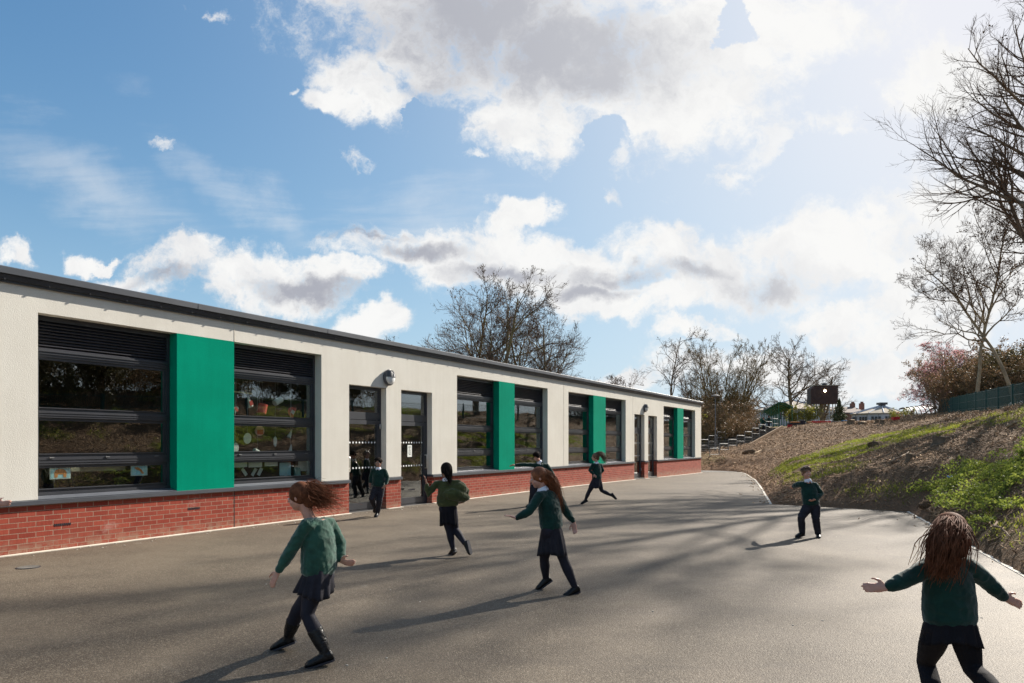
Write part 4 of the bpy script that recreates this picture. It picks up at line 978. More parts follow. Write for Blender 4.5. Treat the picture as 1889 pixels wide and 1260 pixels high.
# ---------------------------------------------------------------- green canopies
cn_ = thing('canopy', 'long green metal walkway canopy with slim posts at the top of the steps', 'canopy', (0, 0, 0))
R0 = at(1435.7, 741.7, 66); E0 = at(1462, 750.7, 66); u_ = (1305-CX)/F; dv = Vector((u_, 1, 0))
half = E0-R0; L0 = R0+Vector((-half.x, 0, half.z)); n = 10; LenC = 21
def arc(t, y):   # t -1..1 across, y along
    base = R0+dv*y; w = abs(half.x)*2.1; h = -half.z*1.1
    return Vector((base.x+t*half.x, base.y, R0.z+half.z*t+.16*math.sin(math.pi*t)))
rf = MB()
for j in range(8):
    for i in range(n):
        t0, t1 = i/n, (i+1)/n; y0, y1 = LenC*j/8, LenC*(j+1)/8
        rf.bm.faces.new([rf.bm.verts.new(q) for q in (arc(t0, y0), arc(t1, y0), arc(t1, y1), arc(t0, y1))])
bmesh.ops.remove_doubles(rf.bm, verts=rf.bm.verts, dist=.001)
o = rf.build('roof', M['green_paint'], cn_); so_ = o.modifiers.new('thick', 'SOLIDIFY'); so_.thickness = .05
ribs = MB(); pst = []
for j in range(10):
    y = LenC*j/9; ribs.tube([arc(i/8, y)-Vector((0, 0, .06)) for i in range(9)], .035, 6)
    ribs.rod(arc(0, y)-Vector((0,0,.12)), arc(1, y)-Vector((0,0,.12)), .025, 5)
    if j < 9:
        ribs.rod(arc(.05, y)-Vector((0,0,.1)), arc(.95, y+LenC/9)-Vector((0,0,.1)), .022, 5)
ribs.build('truss', M['green_paint'], cn_)
for t in (.03, .97):
    for j in range(0, 10):
        p = arc(t, LenC*j/9); MB().rod((p.x, p.y, gz(p.x, p.y)-.2), (p.x, p.y, p.z), .045, 8).build('post', M['green_paint'], cn_)
c2_ = thing('canopy', 'low green gabled canopy over the steps below the long one', 'canopy', (0, 0, 0))
A, B_, C_ = at(1387, 778.5, 63), at(1406.4, 771.5, 63), at(1428.5, 777, 63); back_ = Vector((1.5, 5.5, .0))
g1 = MB(); g1.prism([A, B_, C_, C_-Vector((0,0,.1)), B_-Vector((0,0,.12)), A-Vector((0,0,.1))], back_); g1.build('roof', M['green_paint'], c2_)
MB().prism([A-Vector((0,0,.1)), B_-Vector((0,0,.12)), C_-Vector((0,0,.1))], (0, .06, 0)).build('gable', M['green_paint'], c2_)
for p in (A, C_, A+back_, C_+back_): MB().rod((p.x, p.y+.1, gz(p.x, p.y)-.3), (p.x, p.y+.1, p.z-.08), .05, 8).build('post', M['green_paint'], c2_)

# ---------------------------------------------------------------- buildings beyond
def pyramid_building(px, Ytop, yap, yeave, pxl, pxr, label, lantern=False, name='pavilion', ribs_n=8):
    ap = at(px, yap, Ytop); xl = (pxl-CX)/F*Ytop; xr = (pxr-CX)/F*Ytop; ze = EYE+(HY-yeave)/F*Ytop; cx = ap.x; rr = (xr-xl)/2; cxx = (xl+xr)/2
    B = thing(name, label, 'building', (cxx, Ytop, 0)); n = ribs_n; m = MB(); zt = ap.z
    P = [Vector((rr*math.cos(2*math.pi*(i+.5)/n), rr*math.sin(2*math.pi*(i+.5)/n), ze)) for i in range(n)]; top = Vector((ap.x-cxx, 0, zt))
    for i in range(n): m.poly([P[i], P[(i+1) % n], top])
    m.poly([q-Vector((0,0,.12)) for q in P][::-1])
    for i in range(n): m.poly([P[i]-Vector((0,0,.12)), P[(i+1) % n]-Vector((0,0,.12)), P[(i+1) % n], P[i]])
    m.build('roof', M['roof_felt'], B)
    hm = MB()
    for i in range(n): hm.rod(P[i]+Vector((0,0,.03)), top+Vector((0,0,.03)), .07, 4)
    hm.build('hip_capping', M['pale_wall'], B)
    w = MB(); Q = [Vector((q.x*.93, q.y*.93, 1.5)) for q in P]; w.prism(Q, (0, 0, ze-.125-1.5)); w.build('wall', M['pale_wall'], B)
    for i in range(n):
        a, b = Q[i], Q[(i+1) % n]
        if (a.y+b.y)/2 > rr*.3: continue
        d = (b-a); nr = Vector((d.y, -d.x, 0)).normalized()
        for k in (.15, .4, .65):
            c0, c1 = a+d*k, a+d*(k+.18)
            MB().prism([Vector((c0.x, c0.y, ze-1.5))+nr*.03, Vector((c1.x, c1.y, ze-1.5))+nr*.03, Vector((c1.x, c1.y, ze-.45))+nr*.03, Vector((c0.x, c0.y, ze-.45))+nr*.03], nr*.03).build('window', M['frame'], B)
    if lantern:
        l = MB(); l.box(top.x-.32, top.x+.32, -.32, .32, zt-.35, zt+.1); l.box(top.x-.5, top.x+.5, -.5, .5, zt+.1, zt+.38); l.build('lantern', M['frame'], B)
    return B
pyramid_building(1459, 104, 737.8, 757, 1392, 1536, 'pale building with grey pyramid roof behind the green canopy', name='school_hall')
pyramid_building(1627, 92, 748, 763.5, 1572, 1664, 'many sided pavilion with pale ribbed roof and dark lantern on its top', True, ribs_n=12)
wb = thing('site_cabin', 'pale flat roofed block left of the green canopy', 'building', at(1393, 775, 96)); wb.location.z = 0
MB().box(-1.2, 3.4, 0, 4, 1, EYE+(HY-759)/F*96).build('wall', M['pale_wall'], wb)
MB().box(-1.4, 3.6, -.2, 4.2, EYE+(HY-759)/F*96+.01, EYE+(HY-757)/F*96).build('roof', M['roof_felt'], wb)
wb2 = thing('garage', 'low pale brick outbuilding beyond the brown thicket', 'building', at(1372, 785, 100)); wb2.location.z = 0
MB().box(-.9, 1.3, 0, 3, .5, EYE+(HY-771)/F*100).build('wall', M['pale_wall'], wb2)
MB().box(-1.0, 1.4, -.1, 3.2, EYE+(HY-771)/F*100+.01, EYE+(HY-769.5)/F*100).build('roof', M['roof_tile'], wb2)
# brown roofed house
hs = thing('house', 'red brick house with brown tiled roof and two chimneys', 'house', (0, 0, 0)); Yh = 122
a = at(1566, 762, Yh); b = at(1597, 762, Yh); rl = at(1572, 750.5, Yh+4); rr_ = at(1588, 748, Yh+4); ze = EYE+(HY-761)/F*Yh
hm = MB(); x0, x1 = a.x-3, b.x; zr = rl.z
hm.box(x0+.2, x1-.2, Yh+.2, Yh+7.8, 1, ze); hm.prism([(x0+.2, Yh+.2, ze), (x0+.2, Yh+7.8, ze), (x0+.2, Yh+4, zr-.1)], (x1-x0-.4, 0, 0)); hm.build('wall', M['brick_far'], hs)
MB().prism([(x0, Yh-.2, ze), (x0, Yh+4, zr), (x0, Yh+8.2, ze), (x0, Yh+8.2, ze-.15), (x0, Yh+4, zr-.15), (x0, Yh-.2, ze-.15)], (x1-x0, 0, 0)).build('roof', M['roof_tile'], hs)
for px in (1572.5, 1589.5):
    X = (px-CX)/F*(Yh+4); MB().box(X-.32, X+.32, Yh+3.6, Yh+4.4, zr-.6, zr+.65).box(X-.2, X+.0, Yh+3.9, Yh+4.1, zr+.65, zr+.95).box(X+.08, X+.28, Yh+3.9, Yh+4.1, zr+.65, zr+.95).build('chimney', M['brick_far'], hs)
# timber clad box on a post
tb = thing('timber_tower', 'dark timber clad box raised on a thick post with a glowing sunburst disc', 'tower', (0, 0, 0)); Yt = 70
c0 = at(1495.6, 745, Yt); c1 = at(1546, 711.5, Yt)
mb_ = MB(); mb_.prism([(c0.x, Yt, c0.z), (c1.x, Yt, c0.z), (c1.x, Yt, c1.z), (c0.x+.35, Yt, c1.z-.06), (c0.x, Yt, c1.z-.32)], (0, .9, 0)); mb_.build('box', M['timber_dark'], tb)
bd = MB(); nb = 24
for i in range(nb):
    X = c0.x+(c1.x-c0.x)*(i+.5)/nb; bd.box(X-.045, X+.045, Yt-.022, Yt-.001, c0.z-.03, c1.z-.1 if i > 2 else c1.z-.30)
bd.build('cladding', M['timber_dark'], tb)
MB().box(c0.x+.3, c1.x+.04, Yt-.06, Yt+.96, c1.z+.004, c1.z+.06).build('roof', M['roof_felt'], tb)
v0 = at(1517, 707, Yt+.5); v1 = at(1524.5, 711, Yt+.5); MB().box(v0.x, v1.x, Yt+.4, Yt+.7, c1.z+.061, v0.z).build('cowl', M['frame'], tb)
cl = MB(); xa, xb = (1515.6-CX)/F*Yt, (1523-CX)/F*Yt; xm = (xa+xb)/2
cl.loft([((xm, Yt+.45, 3.0), (.26, 0, 0), (0, .26, 0)), ((xm, Yt+.45, 3.6), (.21, 0, 0), (0, .21, 0)), ((xm, Yt+.45, c0.z), (.2, 0, 0), (0, .2, 0))], 10); cl.build('column', M['bark'], tb)
for px in (1503, 1508, 1532, 1538, 1543): X = (px-CX)/F*Yt; MB().box(X-.035, X+.035, Yt+.2, Yt+.27, 2.9, c0.z).build('leg', M['pale_wall'], tb)
lm = newmat('sunburst_glow'); e_ = lm[2]; e_.inputs['Emission Color'].default_value = (1, .82, .5, 1); e_.inputs['Emission Strength'].default_value = 12  # glowing disc stands in for the sunburst on the box, no real lamp
lp = at(1522, 721, Yt-.05); MB().loft([((lp.x, Yt-.03, lp.z), (.12, 0, 0), (0, 0, .12)), ((lp.x, Yt-.07, lp.z), (.10, 0, 0), (0, 0, .10))], 16).build('sunburst_disc', lm[0], tb)
# red and black low barrier / balance beams
def beam(px0, px1, y, Y, h, segs, label):
    a = at(px0, y, Y); b = at(px1, y, Y); B = thing('play_barrier', label, 'barrier', (a.x, Y, 0)); L = b.x-a.x
    for f0, f1, mat, nm, z0, z1 in segs:
        MB().box(L*f0+.004, L*f1-.004, (0 if nm == 'rail' else .03), .35, a.z+z0, a.z+z1).build(nm, mat, B, bevel=.02)
    return B
beam(1455, 1500, 783, 59.5, .3, [(0, 1, M['black_plastic'], 'rail', -.02, .14), (.0, .16, M['red'], 'end_block', -.30, -.021), (.1, .45, M['orange'], 'plank', .145, .25), (.78, .97, M['orange'], 'plank', .145, .25), (.5, .7, M['black_plastic'], 'seat', .145, .38), (.3, .34, M['black_plastic'], 'leg', -.3, -.021), (.8, .84, M['black_plastic'], 'leg', -.3, -.021)], 'long black barrier with red end block and orange planks on the crest')
beam(1498, 1533, 781.5, 60.5, .3, [(0, 1, M['red'], 'rail', .02, .24), (.88, 1, M['red'], 'end_block', -.28, .019), (.05, .12, M['black_plastic'], 'leg', -.28, .019), (.3, .82, M['black_plastic'], 'skirt', -.1, .019)], 'bright red barrier on the crest under the timber clad box')
beam(1535, 1572, 779.5, 62, .3, [(0, 1, M['black_plastic'], 'rail', -.05, .12), (.55, .85, M['blue'], 'plank', .125, .2), (.1, .14, M['black_plastic'], 'leg', -.3, -.051), (.9, .94, M['black_plastic'], 'leg', -.3, -.051)], 'dark low barrier with a blue top right of the conifer')
rc = thing('crate', 'small red plastic crate on the crest left of the hooped tunnel', 'crate', G3(1652, 51, .0))
cm_ = MB(); cm_.box(-.22, .22, -.15, .15, 0, .03)
for sgn in (-1, 1): cm_.box(-.22, .22, sgn*.15-.01, sgn*.15+.01, .031, .24); cm_.box(sgn*.22-.01, sgn*.22+.01, -.139, .139, .031, .24)
cm_.build('tray', M['red'], rc); MB().box(-.24, .24, -.17, -.161, .19, .25).build('rim', M['red'], rc)
# thin pale railing behind the crest
rl_ = thing('railing', 'thin pale railing running behind the crest past the pavilion', 'railing', (0, 0, 0)); q = MB()
p0, p1 = at(1537, 763.5, 78), at(1662, 763.5, 78); q.rod(p0, p1, .03, 6); q.rod(p0-Vector((0,0,.5)), p1-Vector((0,0,.5)), .02, 6); q.build('rail', M['galv'], rl_)
for k in range(7):
    p = p0+(p1-p0)*k/6; MB().rod((p.x, p.y, gz(p.x, p.y)-.2), (p.x, p.y, p.z), .03, 6).build('post', M['galv'], rl_)
# hooped tunnel frame
hp = thing('hooped_tunnel', 'dark curved hoops with pale cover forming a low tunnel beside the blossom tree', 'shelter', (0, 0, 0))
film = newmat('pale_film'); film[2].inputs['Base Color'].default_value = (.5, .5, .46, 1); film[2].inputs['Roughness'].default_value = .4; film[2].inputs['Alpha'].default_value = .22
rows = []
for k in range(7):
    f = k/6; Yk = 72+8*f
    A = at(1659+46*f, 755-6.5*f, Yk); Bq = at(1676+52*f, 772-6*f, Yk-3.0)
    row = []
    for i in range(9):
        t = i/8; p = A.lerp(Bq, t); bulge = math.sin(math.pi*t)*.55; p = p+Vector((.35*bulge, 0, bulge*.95)); row.append(p)
    rows.append(row); MB().tube(row, .075, 6).build('hoop', M['black_plastic'], hp, smooth=True)
fm = MB()
for r0, r1 in zip(rows, rows[1:]):
    for i in range(8): fm.poly([r0[i]-Vector((0,0,.03)), r0[i+1]-Vector((0,0,.03)), r1[i+1]-Vector((0,0,.03)), r1[i]-Vector((0,0,.03))])
fm.build('cover', film[0], hp)
rg = MB(); rg.rod(rows[0][0], rows[-1][0], .05, 6); rg.build('ridge_tube', M['black_plastic'], hp)

# ---------------------------------------------------------------- stumps, branches and bits on the slope
def stump(px, py, wpx, hpx, label, seed=0):
    p = ray_ground(px, py); k = p.y/F; r = wpx*k/2; h = hpx*k; rr = random.Random(seed); S = thing('tree_stump', label, 'stump', p-Vector((0, 0, .06)), 0, 'tree stumps on the bank')
    m = MB(); n = 14; ph = [rr.uniform(.85, 1.12) for _ in range(n)]; rings = []
    for z, f in ((-.1, 1.5), (.02, 1.28), (h*.45, 1.02), (h+.04, 1.0)):
        rings.append([m.bm.verts.new((r*f*ph[i]*math.cos(2*math.pi*i/n), r*f*ph[i]*math.sin(2*math.pi*i/n), z+(.02*math.sin(i)*r*4 if z > h*.9 else 0))) for i in range(n)])
    for a, b in zip(rings, rings[1:]):
        for i in range(n): m.bm.faces.new((a[i], a[(i+1) % n], b[(i+1) % n], b[i]))
    top = [v.co.copy()+Vector((0, 0, .004)) for v in rings[-1]]
    m.build('bark', M['bark'], S, smooth=True)
    c = MB(); c.bm.faces.new([c.bm.verts.new(q) for q in top]); c.build('cut_face', M['cut_wood'], S)
stump(1677, 851, 11, 15, 'slim pale cut stump standing in the middle of the slope', 1)
stump(1792.5, 816, 12, 9, 'short stump on the upper right of the slope', 2)
stump(1734.5, 818, 26, 13, 'widest stump on the slope, broad and low', 3)
stump(1618, 781, 8, 7, 'pale stump on the crest, left one of a pair', 4)
stump(1627.5, 782, 9, 8, 'pale stump on the crest, right one of a pair', 5)
stump(1570, 782, 13, 8, 'leaning stump on the crest above the grassy strip', 6)
stump(1590, 783, 16, 5, 'low flat stump on the crest between the other stumps', 7)
def heap(px, py, wpx, hpx, label, seed):
    p = ray_ground(px, py); k = p.y/F; m = MB(); w = wpx*k/2; h = hpx*k; m.ell((0, 0, 0), w, w*.8, h, seg=24, rings=14)
    for v in m.bm.verts:
        q = v.co*1.0; nn = mnoise.fractal(q*3/w*.5+Vector((seed, 0, 0)), 1, 2, 5); v.co += v.co.normalized()*nn*.35*h
    o = m.build('earth_mound', M['ground'], None, smooth=True); o.location = p; tag(o, label, 'mound', 'dark mounds of earth on the bank')
heap(1615, 822, 28, 9, 'dark rounded mound of earth in the green strip', 1.0)
heap(1385, 835, 30, 7, 'brown mound of earth and roots on the low slope near the steps', 5.0)
heap(1712, 933, 34, 9, 'dark hollow mound at the end of the kerb on the right', 9.0)
def branch(px0, py0, px1, py1, r, label, mat, seed, dz=.05):
    a = ray_ground(px0, py0); b = ray_ground(px1, py1); rr = random.Random(seed); pts = []
    n = 7
    for i in range(n):
        t = i/(n-1); p = a.lerp(b, t); p.z = gz(p.x, p.y)+dz+rr.uniform(0, .05); p += Vector((rr.uniform(-.05, .05), rr.uniform(-.05, .05), 0)); pts.append(p)
    m = MB(); m.tube(pts, [r*(1-.6*i/(n-1)) for i in range(n)], 7)
    m.tube([pts[3], pts[3]+Vector((rr.uniform(-.3, .3), -.1, .25))], [r*.5, r*.2], 5)
    tag(m.build('fallen_branch', mat, None, smooth=True), label, 'branch', 'fallen branches on the bank')
branch(1858, 790, 1880, 784, .05, 'pale stripped branch lying near the right edge of the slope', M['cut_wood'], 1)
branch(1640, 858, 1676, 838, .035, 'thin dark branch running down from the slim stump', M['bark'], 2)
branch(1392, 838, 1404, 832, .06, 'short pale log end on the low slope near the steps', M['cut_wood'], 3)
branch(1700, 868, 1730, 872, .02, 'thin twig lying above the leafy weeds', M['bark'], 4)
branch(1560, 845, 1580, 835, .02, 'thin twig across the grassy strip', M['bark'], 5)
branch(1836, 975, 1870, 1005, .018, 'thin twig on bare soil near the kerb at right', M['bark'], 6)
p = ray_ground(1756, 884); m = MB(); m.ell((0, 0, .04), .11, .06, .035, seg=14, rings=8)
for v in m.bm.verts: v.co += Vector(mnoise.noise_vector(v.co*14))*.035
o = m.build('litter_scrap', M['blue'], None); o.location = p; tag(o, 'crumpled bright blue plastic scrap on the weeds', 'litter')

# ---------------------------------------------------------------- wood chips, grass and weeds
r2 = np.random.default_rng(99)
def scatter(n, xr, yr, seed=0, dens=None):
    X = r2.uniform(*xr, n); Y = r2.uniform(*yr, n); ok = (~inside(X, Y)) & (X > 2.5)
    X, Y = X[ok], Y[ok]; d = dist_poly(X, Y, np.array(EDGE), False); ok = (d > .08) & ((X+3)/np.maximum(Y, 1) > .25) & (np.abs(X) < .95*Y+10) & ~((X < 12) & (Y > 36))
    return X[ok], Y[ok]
# wood chips: thin slivers, denser close to the camera
Xa, Ya = scatter(60000, (4, 26), (4, 30)); Xb, Yb = scatter(34000, (8, 38), (28, 60)); X = np.r_[Xa, Xb]; Y = np.r_[Ya, Yb]
keep = r2.uniform(0, 1, len(X)) > cover_mask(X, Y)*.8; X, Y = X[keep], Y[keep]; Z = hgt(X, Y)
# crumbs and twigs that have slid onto the asphalt beside the kerb
sX, sY = r2.uniform(3, 14, 9000), r2.uniform(4, 42, 9000); ds = dist_poly(sX, sY, np.array(EDGE), False); ok = inside(sX, sY) & (r2.uniform(0, 1, 9000) < np.exp(-ds/.16)*.8)
X, Y, Z = np.r_[X, sX[ok]], np.r_[Y, sY[ok]], np.r_[Z, pave_z(sX[ok], sY[ok])]
n = len(X); L = r2.uniform(.02, .05, n)/r2.uniform(.28, 1, n)*(1+.02*Y); Wd = r2.uniform(.006, .022, n)*(1+.02*Y); a = r2.uniform(0, 6.28, n); tl = r2.normal(0, .45, n)
d = np.c_[np.cos(a), np.sin(a), tl]; d = unit(d); s = unit(np.cross(d, unit(np.c_[r2.normal(0, .5, n), r2.normal(0, .5, n), np.ones(n)])))
c = np.c_[X, Y, Z+.012+L*np.abs(tl)*.3]; up_ = np.cross(s, d)*(.006*(1+.02*Y))[:, None]
V = np.stack([c-d*L[:, None]/2-s*Wd[:, None]/2, c+d*L[:, None]/2-s*Wd[:, None]/3, c+d*L[:, None]/2+s*Wd[:, None]/3, c-d*L[:, None]/2+s*Wd[:, None]/2], 1)
V = np.concatenate([V, V-up_[:, None]], 1).reshape(-1, 3); b8 = np.arange(n)[:, None]*8
Fc = np.concatenate([b8+np.array(q) for q in ((0,1,2,3),(7,6,5,4),(0,4,5,1),(1,5,6,2),(2,6,7,3),(3,7,4,0))])
tag(mesh_np('wood_chips', V, Fc, M['litter']), 'brown wood chips and leaf litter strewn over the bank', 'litter', kind='stuff')
def blades(X, Y, hmin, hmax, w, lean):
    n = len(X); Z = hgt(X, Y); a = r2.uniform(0, 6.28, n); h = r2.uniform(hmin, hmax, n); b = np.c_[X, Y, Z-.01]; sd = np.c_[np.cos(a), np.sin(a), np.zeros(n)]*w
    l2 = np.c_[r2.normal(0, lean, n), r2.normal(0, lean, n), np.ones(n)]; mid = b+unit(l2)*h[:, None]*.55; tip = b+unit(l2+np.c_[r2.normal(0, lean*1.6, n), r2.normal(0, lean*1.6, n), np.zeros(n)])*h[:, None]
    V = np.stack([b-sd, b+sd, mid+sd*.7, mid-sd*.7, tip], 1).reshape(-1, 3); i = np.arange(n)[:, None]*5
    return V, [i+np.array([0, 1, 2, 3]), i+np.array([3, 2, 4])]
Xa, Ya = scatter(420000, (4, 24), (4, 30)); Xb, Yb = scatter(420000, (9, 38), (28, 62)); X = np.r_[Xa, Xb]; Y = np.r_[Ya, Yb]
mk = cover_mask(X, Y)*np.clip(.42+fbm(X, Y, 1.6, 11)*1.5+fbm(X, Y, 3.5, 12)*2.6+fbm(X, Y, 10, 13)*2.0, .03, 1.3); keep = r2.uniform(0, 1, len(X)) < mk; X, Y = X[keep], Y[keep]
V, Fc = blades(X, Y, .05, .15, .007, .5); tag(mesh_np('grass', V, Fc, M['grass']), 'bright green grass growing in strips on the bank', 'grass', kind='stuff')
# leafy weeds in low cushions on the lower right of the bank
n = 2600; cX, cY = scatter(n*3, (5, 26), (4, 32)); wB = np.zeros(len(cX))
for k in ('B', 'B2', 'E', 'D'):
    P = GP[k]; wB = np.maximum(wB, (1 if k[0] == 'B' else .35)*(inside(cX, cY, P) | (dist_poly(cX, cY, P) < .2)))
offp = (cX > .76*cY) & (cX > 5); wB = np.where(offp, (fbm(cX, cY, .7, 9) > .08)*.6, wB)
keep = r2.uniform(0, 1, len(cX)) < wB; cX, cY = cX[keep], cY[keep]; cR = r2.uniform(.12, .34, len(cX)); cH = cR*r2.uniform(.5, .95, len(cX))
m = 120; q = unit(r2.normal(0, 1, (len(cX), m, 3))); q[..., 2] = np.abs(q[..., 2]); rad = r2.uniform(.6, 1.05, (len(cX), m, 1))
base = np.c_[cX, cY, hgt(cX, cY)-.03]; pts = base[:, None]+q*rad*np.stack([cR, cR, cH], -1)[:, None]
v, f = leaves_at(pts.reshape(-1, 3), .030, r2, 1.5); tag(mesh_np('leafy_weeds', v, f, M['weeds']), 'cushions of yellow green leafy weeds on the lower right of the bank', 'weeds', kind='stuff')
cp_ = EYE*F/(1047-HY); dc = thing('access_cover', 'small round iron cover set in the asphalt near the left edge', 'cover', ((52-CX)/F*cp_, cp_, 0))
MB().loft([((0, 0, .001), (.13, 0, 0), (0, .13, 0)), ((0, 0, .006), (.13, 0, 0), (0, .13, 0))], 28).build('ring', M['black_plastic'], dc)
MB().loft([((0, 0, .0065), (.115, 0, 0), (0, .115, 0)), ((0, 0, .009), (.115, 0, 0), (0, .115, 0))], 28).build('lid', M['old_asphalt'], dc)
# grit and small pale specks on the playground
m = MB(); rr = random.Random(3)
for i in range(50):
    t = rr.random(); x = rr.uniform(-4, 6); y = rr.uniform(4, 16)
    if x < -7+.592*(y-9.3)+.5: continue
    z = float(pave_z(x, y)); s = rr.uniform(.003, .008); m.ell((x, y, z+s*.4), s*1.6, s, s*.6, Matrix.Rotation(rr.uniform(0, 3), 3, 'Z'), 6, 4)
for i in range(60):
    s_ = rr.uniform(0, 12); p = wp(s_, -rr.uniform(.1, .5)); s = rr.uniform(.004, .012); m.ell((p.x, p.y, s*.4), s*1.8, s, s*.6, None, 6, 4)
tag(m.build('grit', M['concrete'], None), 'pale grit and crumbs scattered over the asphalt', 'grit', kind='stuff')
# ---------------------------------------------------------------- children
dg = None
def remeshed(mb, name, mat, parent, voxel, smooth=3, fold=0, fscale=14, seed=0, dz=0.35):
    bmesh.ops.recalc_face_normals(mb.bm, faces=mb.bm.faces)
    me = bpy.data.meshes.new('t'); mb.bm.to_mesh(me); mb.bm.free(); o = bpy.data.objects.new('t', me); sc.collection.objects.link(o)
    r = o.modifiers.new('r', 'REMESH'); r.mode = 'VOXEL'; r.voxel_size = voxel; r.adaptivity = 0
    if smooth: s = o.modifiers.new('s', 'SMOOTH'); s.factor = .5; s.iterations = smooth
    d = bpy.context.evaluated_depsgraph_get(); m2 = bpy.data.meshes.new_from_object(o.evaluated_get(d)); m2.name = name
    bpy.data.objects.remove(o); bpy.data.meshes.remove(me)
    if fold:
        n = len(m2.vertices); co = np.zeros(n*3); m2.vertices.foreach_get('co', co); co = co.reshape(-1, 3); no = np.zeros(n*3); m2.vertices.foreach_get('normal', no); no = no.reshape(-1, 3)
        off = Vector((seed*3.1, seed*1.7, 0)); w = np.array([mnoise.noise(Vector((c[0], c[1], c[2]*(1+dz)))*fscale+off)+.5*mnoise.noise(Vector(c)*fscale*2.3+off) for c in co])
        w = -np.abs(w)*1.6+.35                        # creased folds
        co += no*(w*fold)[:, None]; m2.vertices.foreach_set('co', co.ravel())
    m2.polygons.foreach_set('use_smooth', np.ones(len(m2.polygons), dtype=bool)); m2.materials.clear(); m2.materials.append(mat)
    return link(bpy.data.objects.new(name, m2), parent)
def perp_frame(d, ref):
    d = d.normalized(); a = ref-d*ref.dot(d); a = a.normalized(); return a, d.cross(a).normalized()
def hand(mb, wr, tip, palm_side, S, curl=.5, spread=.11, side=1):
    """palm and five fingers from wrist towards tip; palm_side = direction across the palm to the thumb"""
    L = .135*S; S = S*.92; d = (tip-wr).normalized(); a, b = perp_frame(d, palm_side); fwd = d        # a: towards thumb, b: palm normal
    pl = L*.50
    mb.loft([(wr-d*.01, a*.019*S, b*.015*S), (wr+d*pl*.3, a*.026*S, b*.013*S), (wr+d*pl*.75, a*.031*S, b*.0125*S), (wr+d*pl*1.02, a*.029*S, b*.010*S)], 10)
    for i, (f, ln) in enumerate(((.75, .88), (.27, 1.0), (-.25, .94), (-.74, .74))):
        base = wr+d*pl*.93+a*f*.027*S; dd = (d+a*f*spread+b*side*curl*.25).normalized(); l = L*.50*ln; p1 = base+dd*l*.42
        d2 = (dd+b*side*curl*.6).normalized(); p2 = p1+d2*l*.32; d3 = (d2+b*side*curl*.6).normalized(); p3 = p2+d3*l*.26
        mb.tube([base, p1, p2, p3], [.0078*S, .0074*S, .0066*S, .0056*S], 8)
    tb_ = wr+d*pl*.25+a*.020*S; t1 = tb_+(a*.75+d*.65).normalized()*.030*S; t2 = t1+(a*.35+d*.9+b*side*curl*.3).normalized()*.025*S; t3 = t2+(a*.1+d+b*side*curl*.4).normalized()*.018*S
    mb.tube([tb_, t1, t2, t3], [.0105*S, .0095*S, .0082*S, .0066*S], 8)
def shoe(parent, an, toe, S, mat, boot=0, sole_z=None, kn=None, buckle=False):
    d = toe-an; d2 = Vector((d.x, d.y, d.z)); L = .205*S
    fl = d2.normalized(); up = Vector((0, 0, 1)) if abs(fl.z) < .8 else Vector((-(fl.x), -(fl.y), .3)).normalized()
    side = fl.cross(up).normalized(); up = side.cross(fl).normalized()
    base = an-up*(.055*S); heel = base-fl*.045*S
    m = MB(); secs = []
    for t, w, h in ((0, .020, .022), (.06, .030, .038), (.25, .033, .040), (.45, .034, .034), (.65, .040, .027), (.85, .037, .022), (.96, .026, .016), (1, .012, .010)):
        secs.append((heel+fl*L*t+up*(h*S*.9+.004), side*w*S, up*h*S))
    m.loft(secs, 16)
    top = an+up*.05*S if not boot else an.lerp(kn, boot)
    ax_ = (kn-an).normalized() if kn is not None else up
    a, b = perp_frame(ax_, side)
    if boot:
        m.loft([(an-up*.03*S, a*.036*S, b*.040*S), (an+ax_*.03*S, a*.036*S, b*.040*S), (an.lerp(kn, boot*.5), a*.045*S, b*.05*S), (top, a*.052*S, b*.056*S)], 16)
    else: m.loft([(an-up*.035*S, a*.032*S, b*.038*S), (an+ax_*.012*S, a*.031*S, b*.036*S)], 14)
    sh = remeshed(m, 'boot' if boot else 'shoe', mat, parent, .0055*max(1, S), 2, fold=.003 if boot else .001, fscale=40)
    so2 = MB(); pts = []
    for t, w in ((0, .018), (.08, .030), (.25, .033), (.45, .033), (.65, .040), (.85, .038), (.97, .022)): pts.append((t, w))
    ring = [heel+fl*L*t+side*w*S for t, w in pts]+[heel+fl*L*t-side*w*S for t, w in pts[::-1]]
    so2.prism([q-up*.007*S for q in ring], up*.014*S); s_ = so2.build('sole', M['black_plastic'], sh)
    if buckle:
        c = an-up*.005*S+side*.044*S; bk = MB()
        for q0, q1 in (((-.014, -.012), (.014, -.012)), ((.014, -.012), (.014, .012)), ((.014, .012), (-.014, .012)), ((-.014, .012), (-.014, -.012))):
            bk.rod(c+fl*q0[0]*S+up*q0[1]*S, c+fl*q1[0]*S+up*q1[1]*S, .003, 6)
        bk.build('buckle', M['gold'], sh)
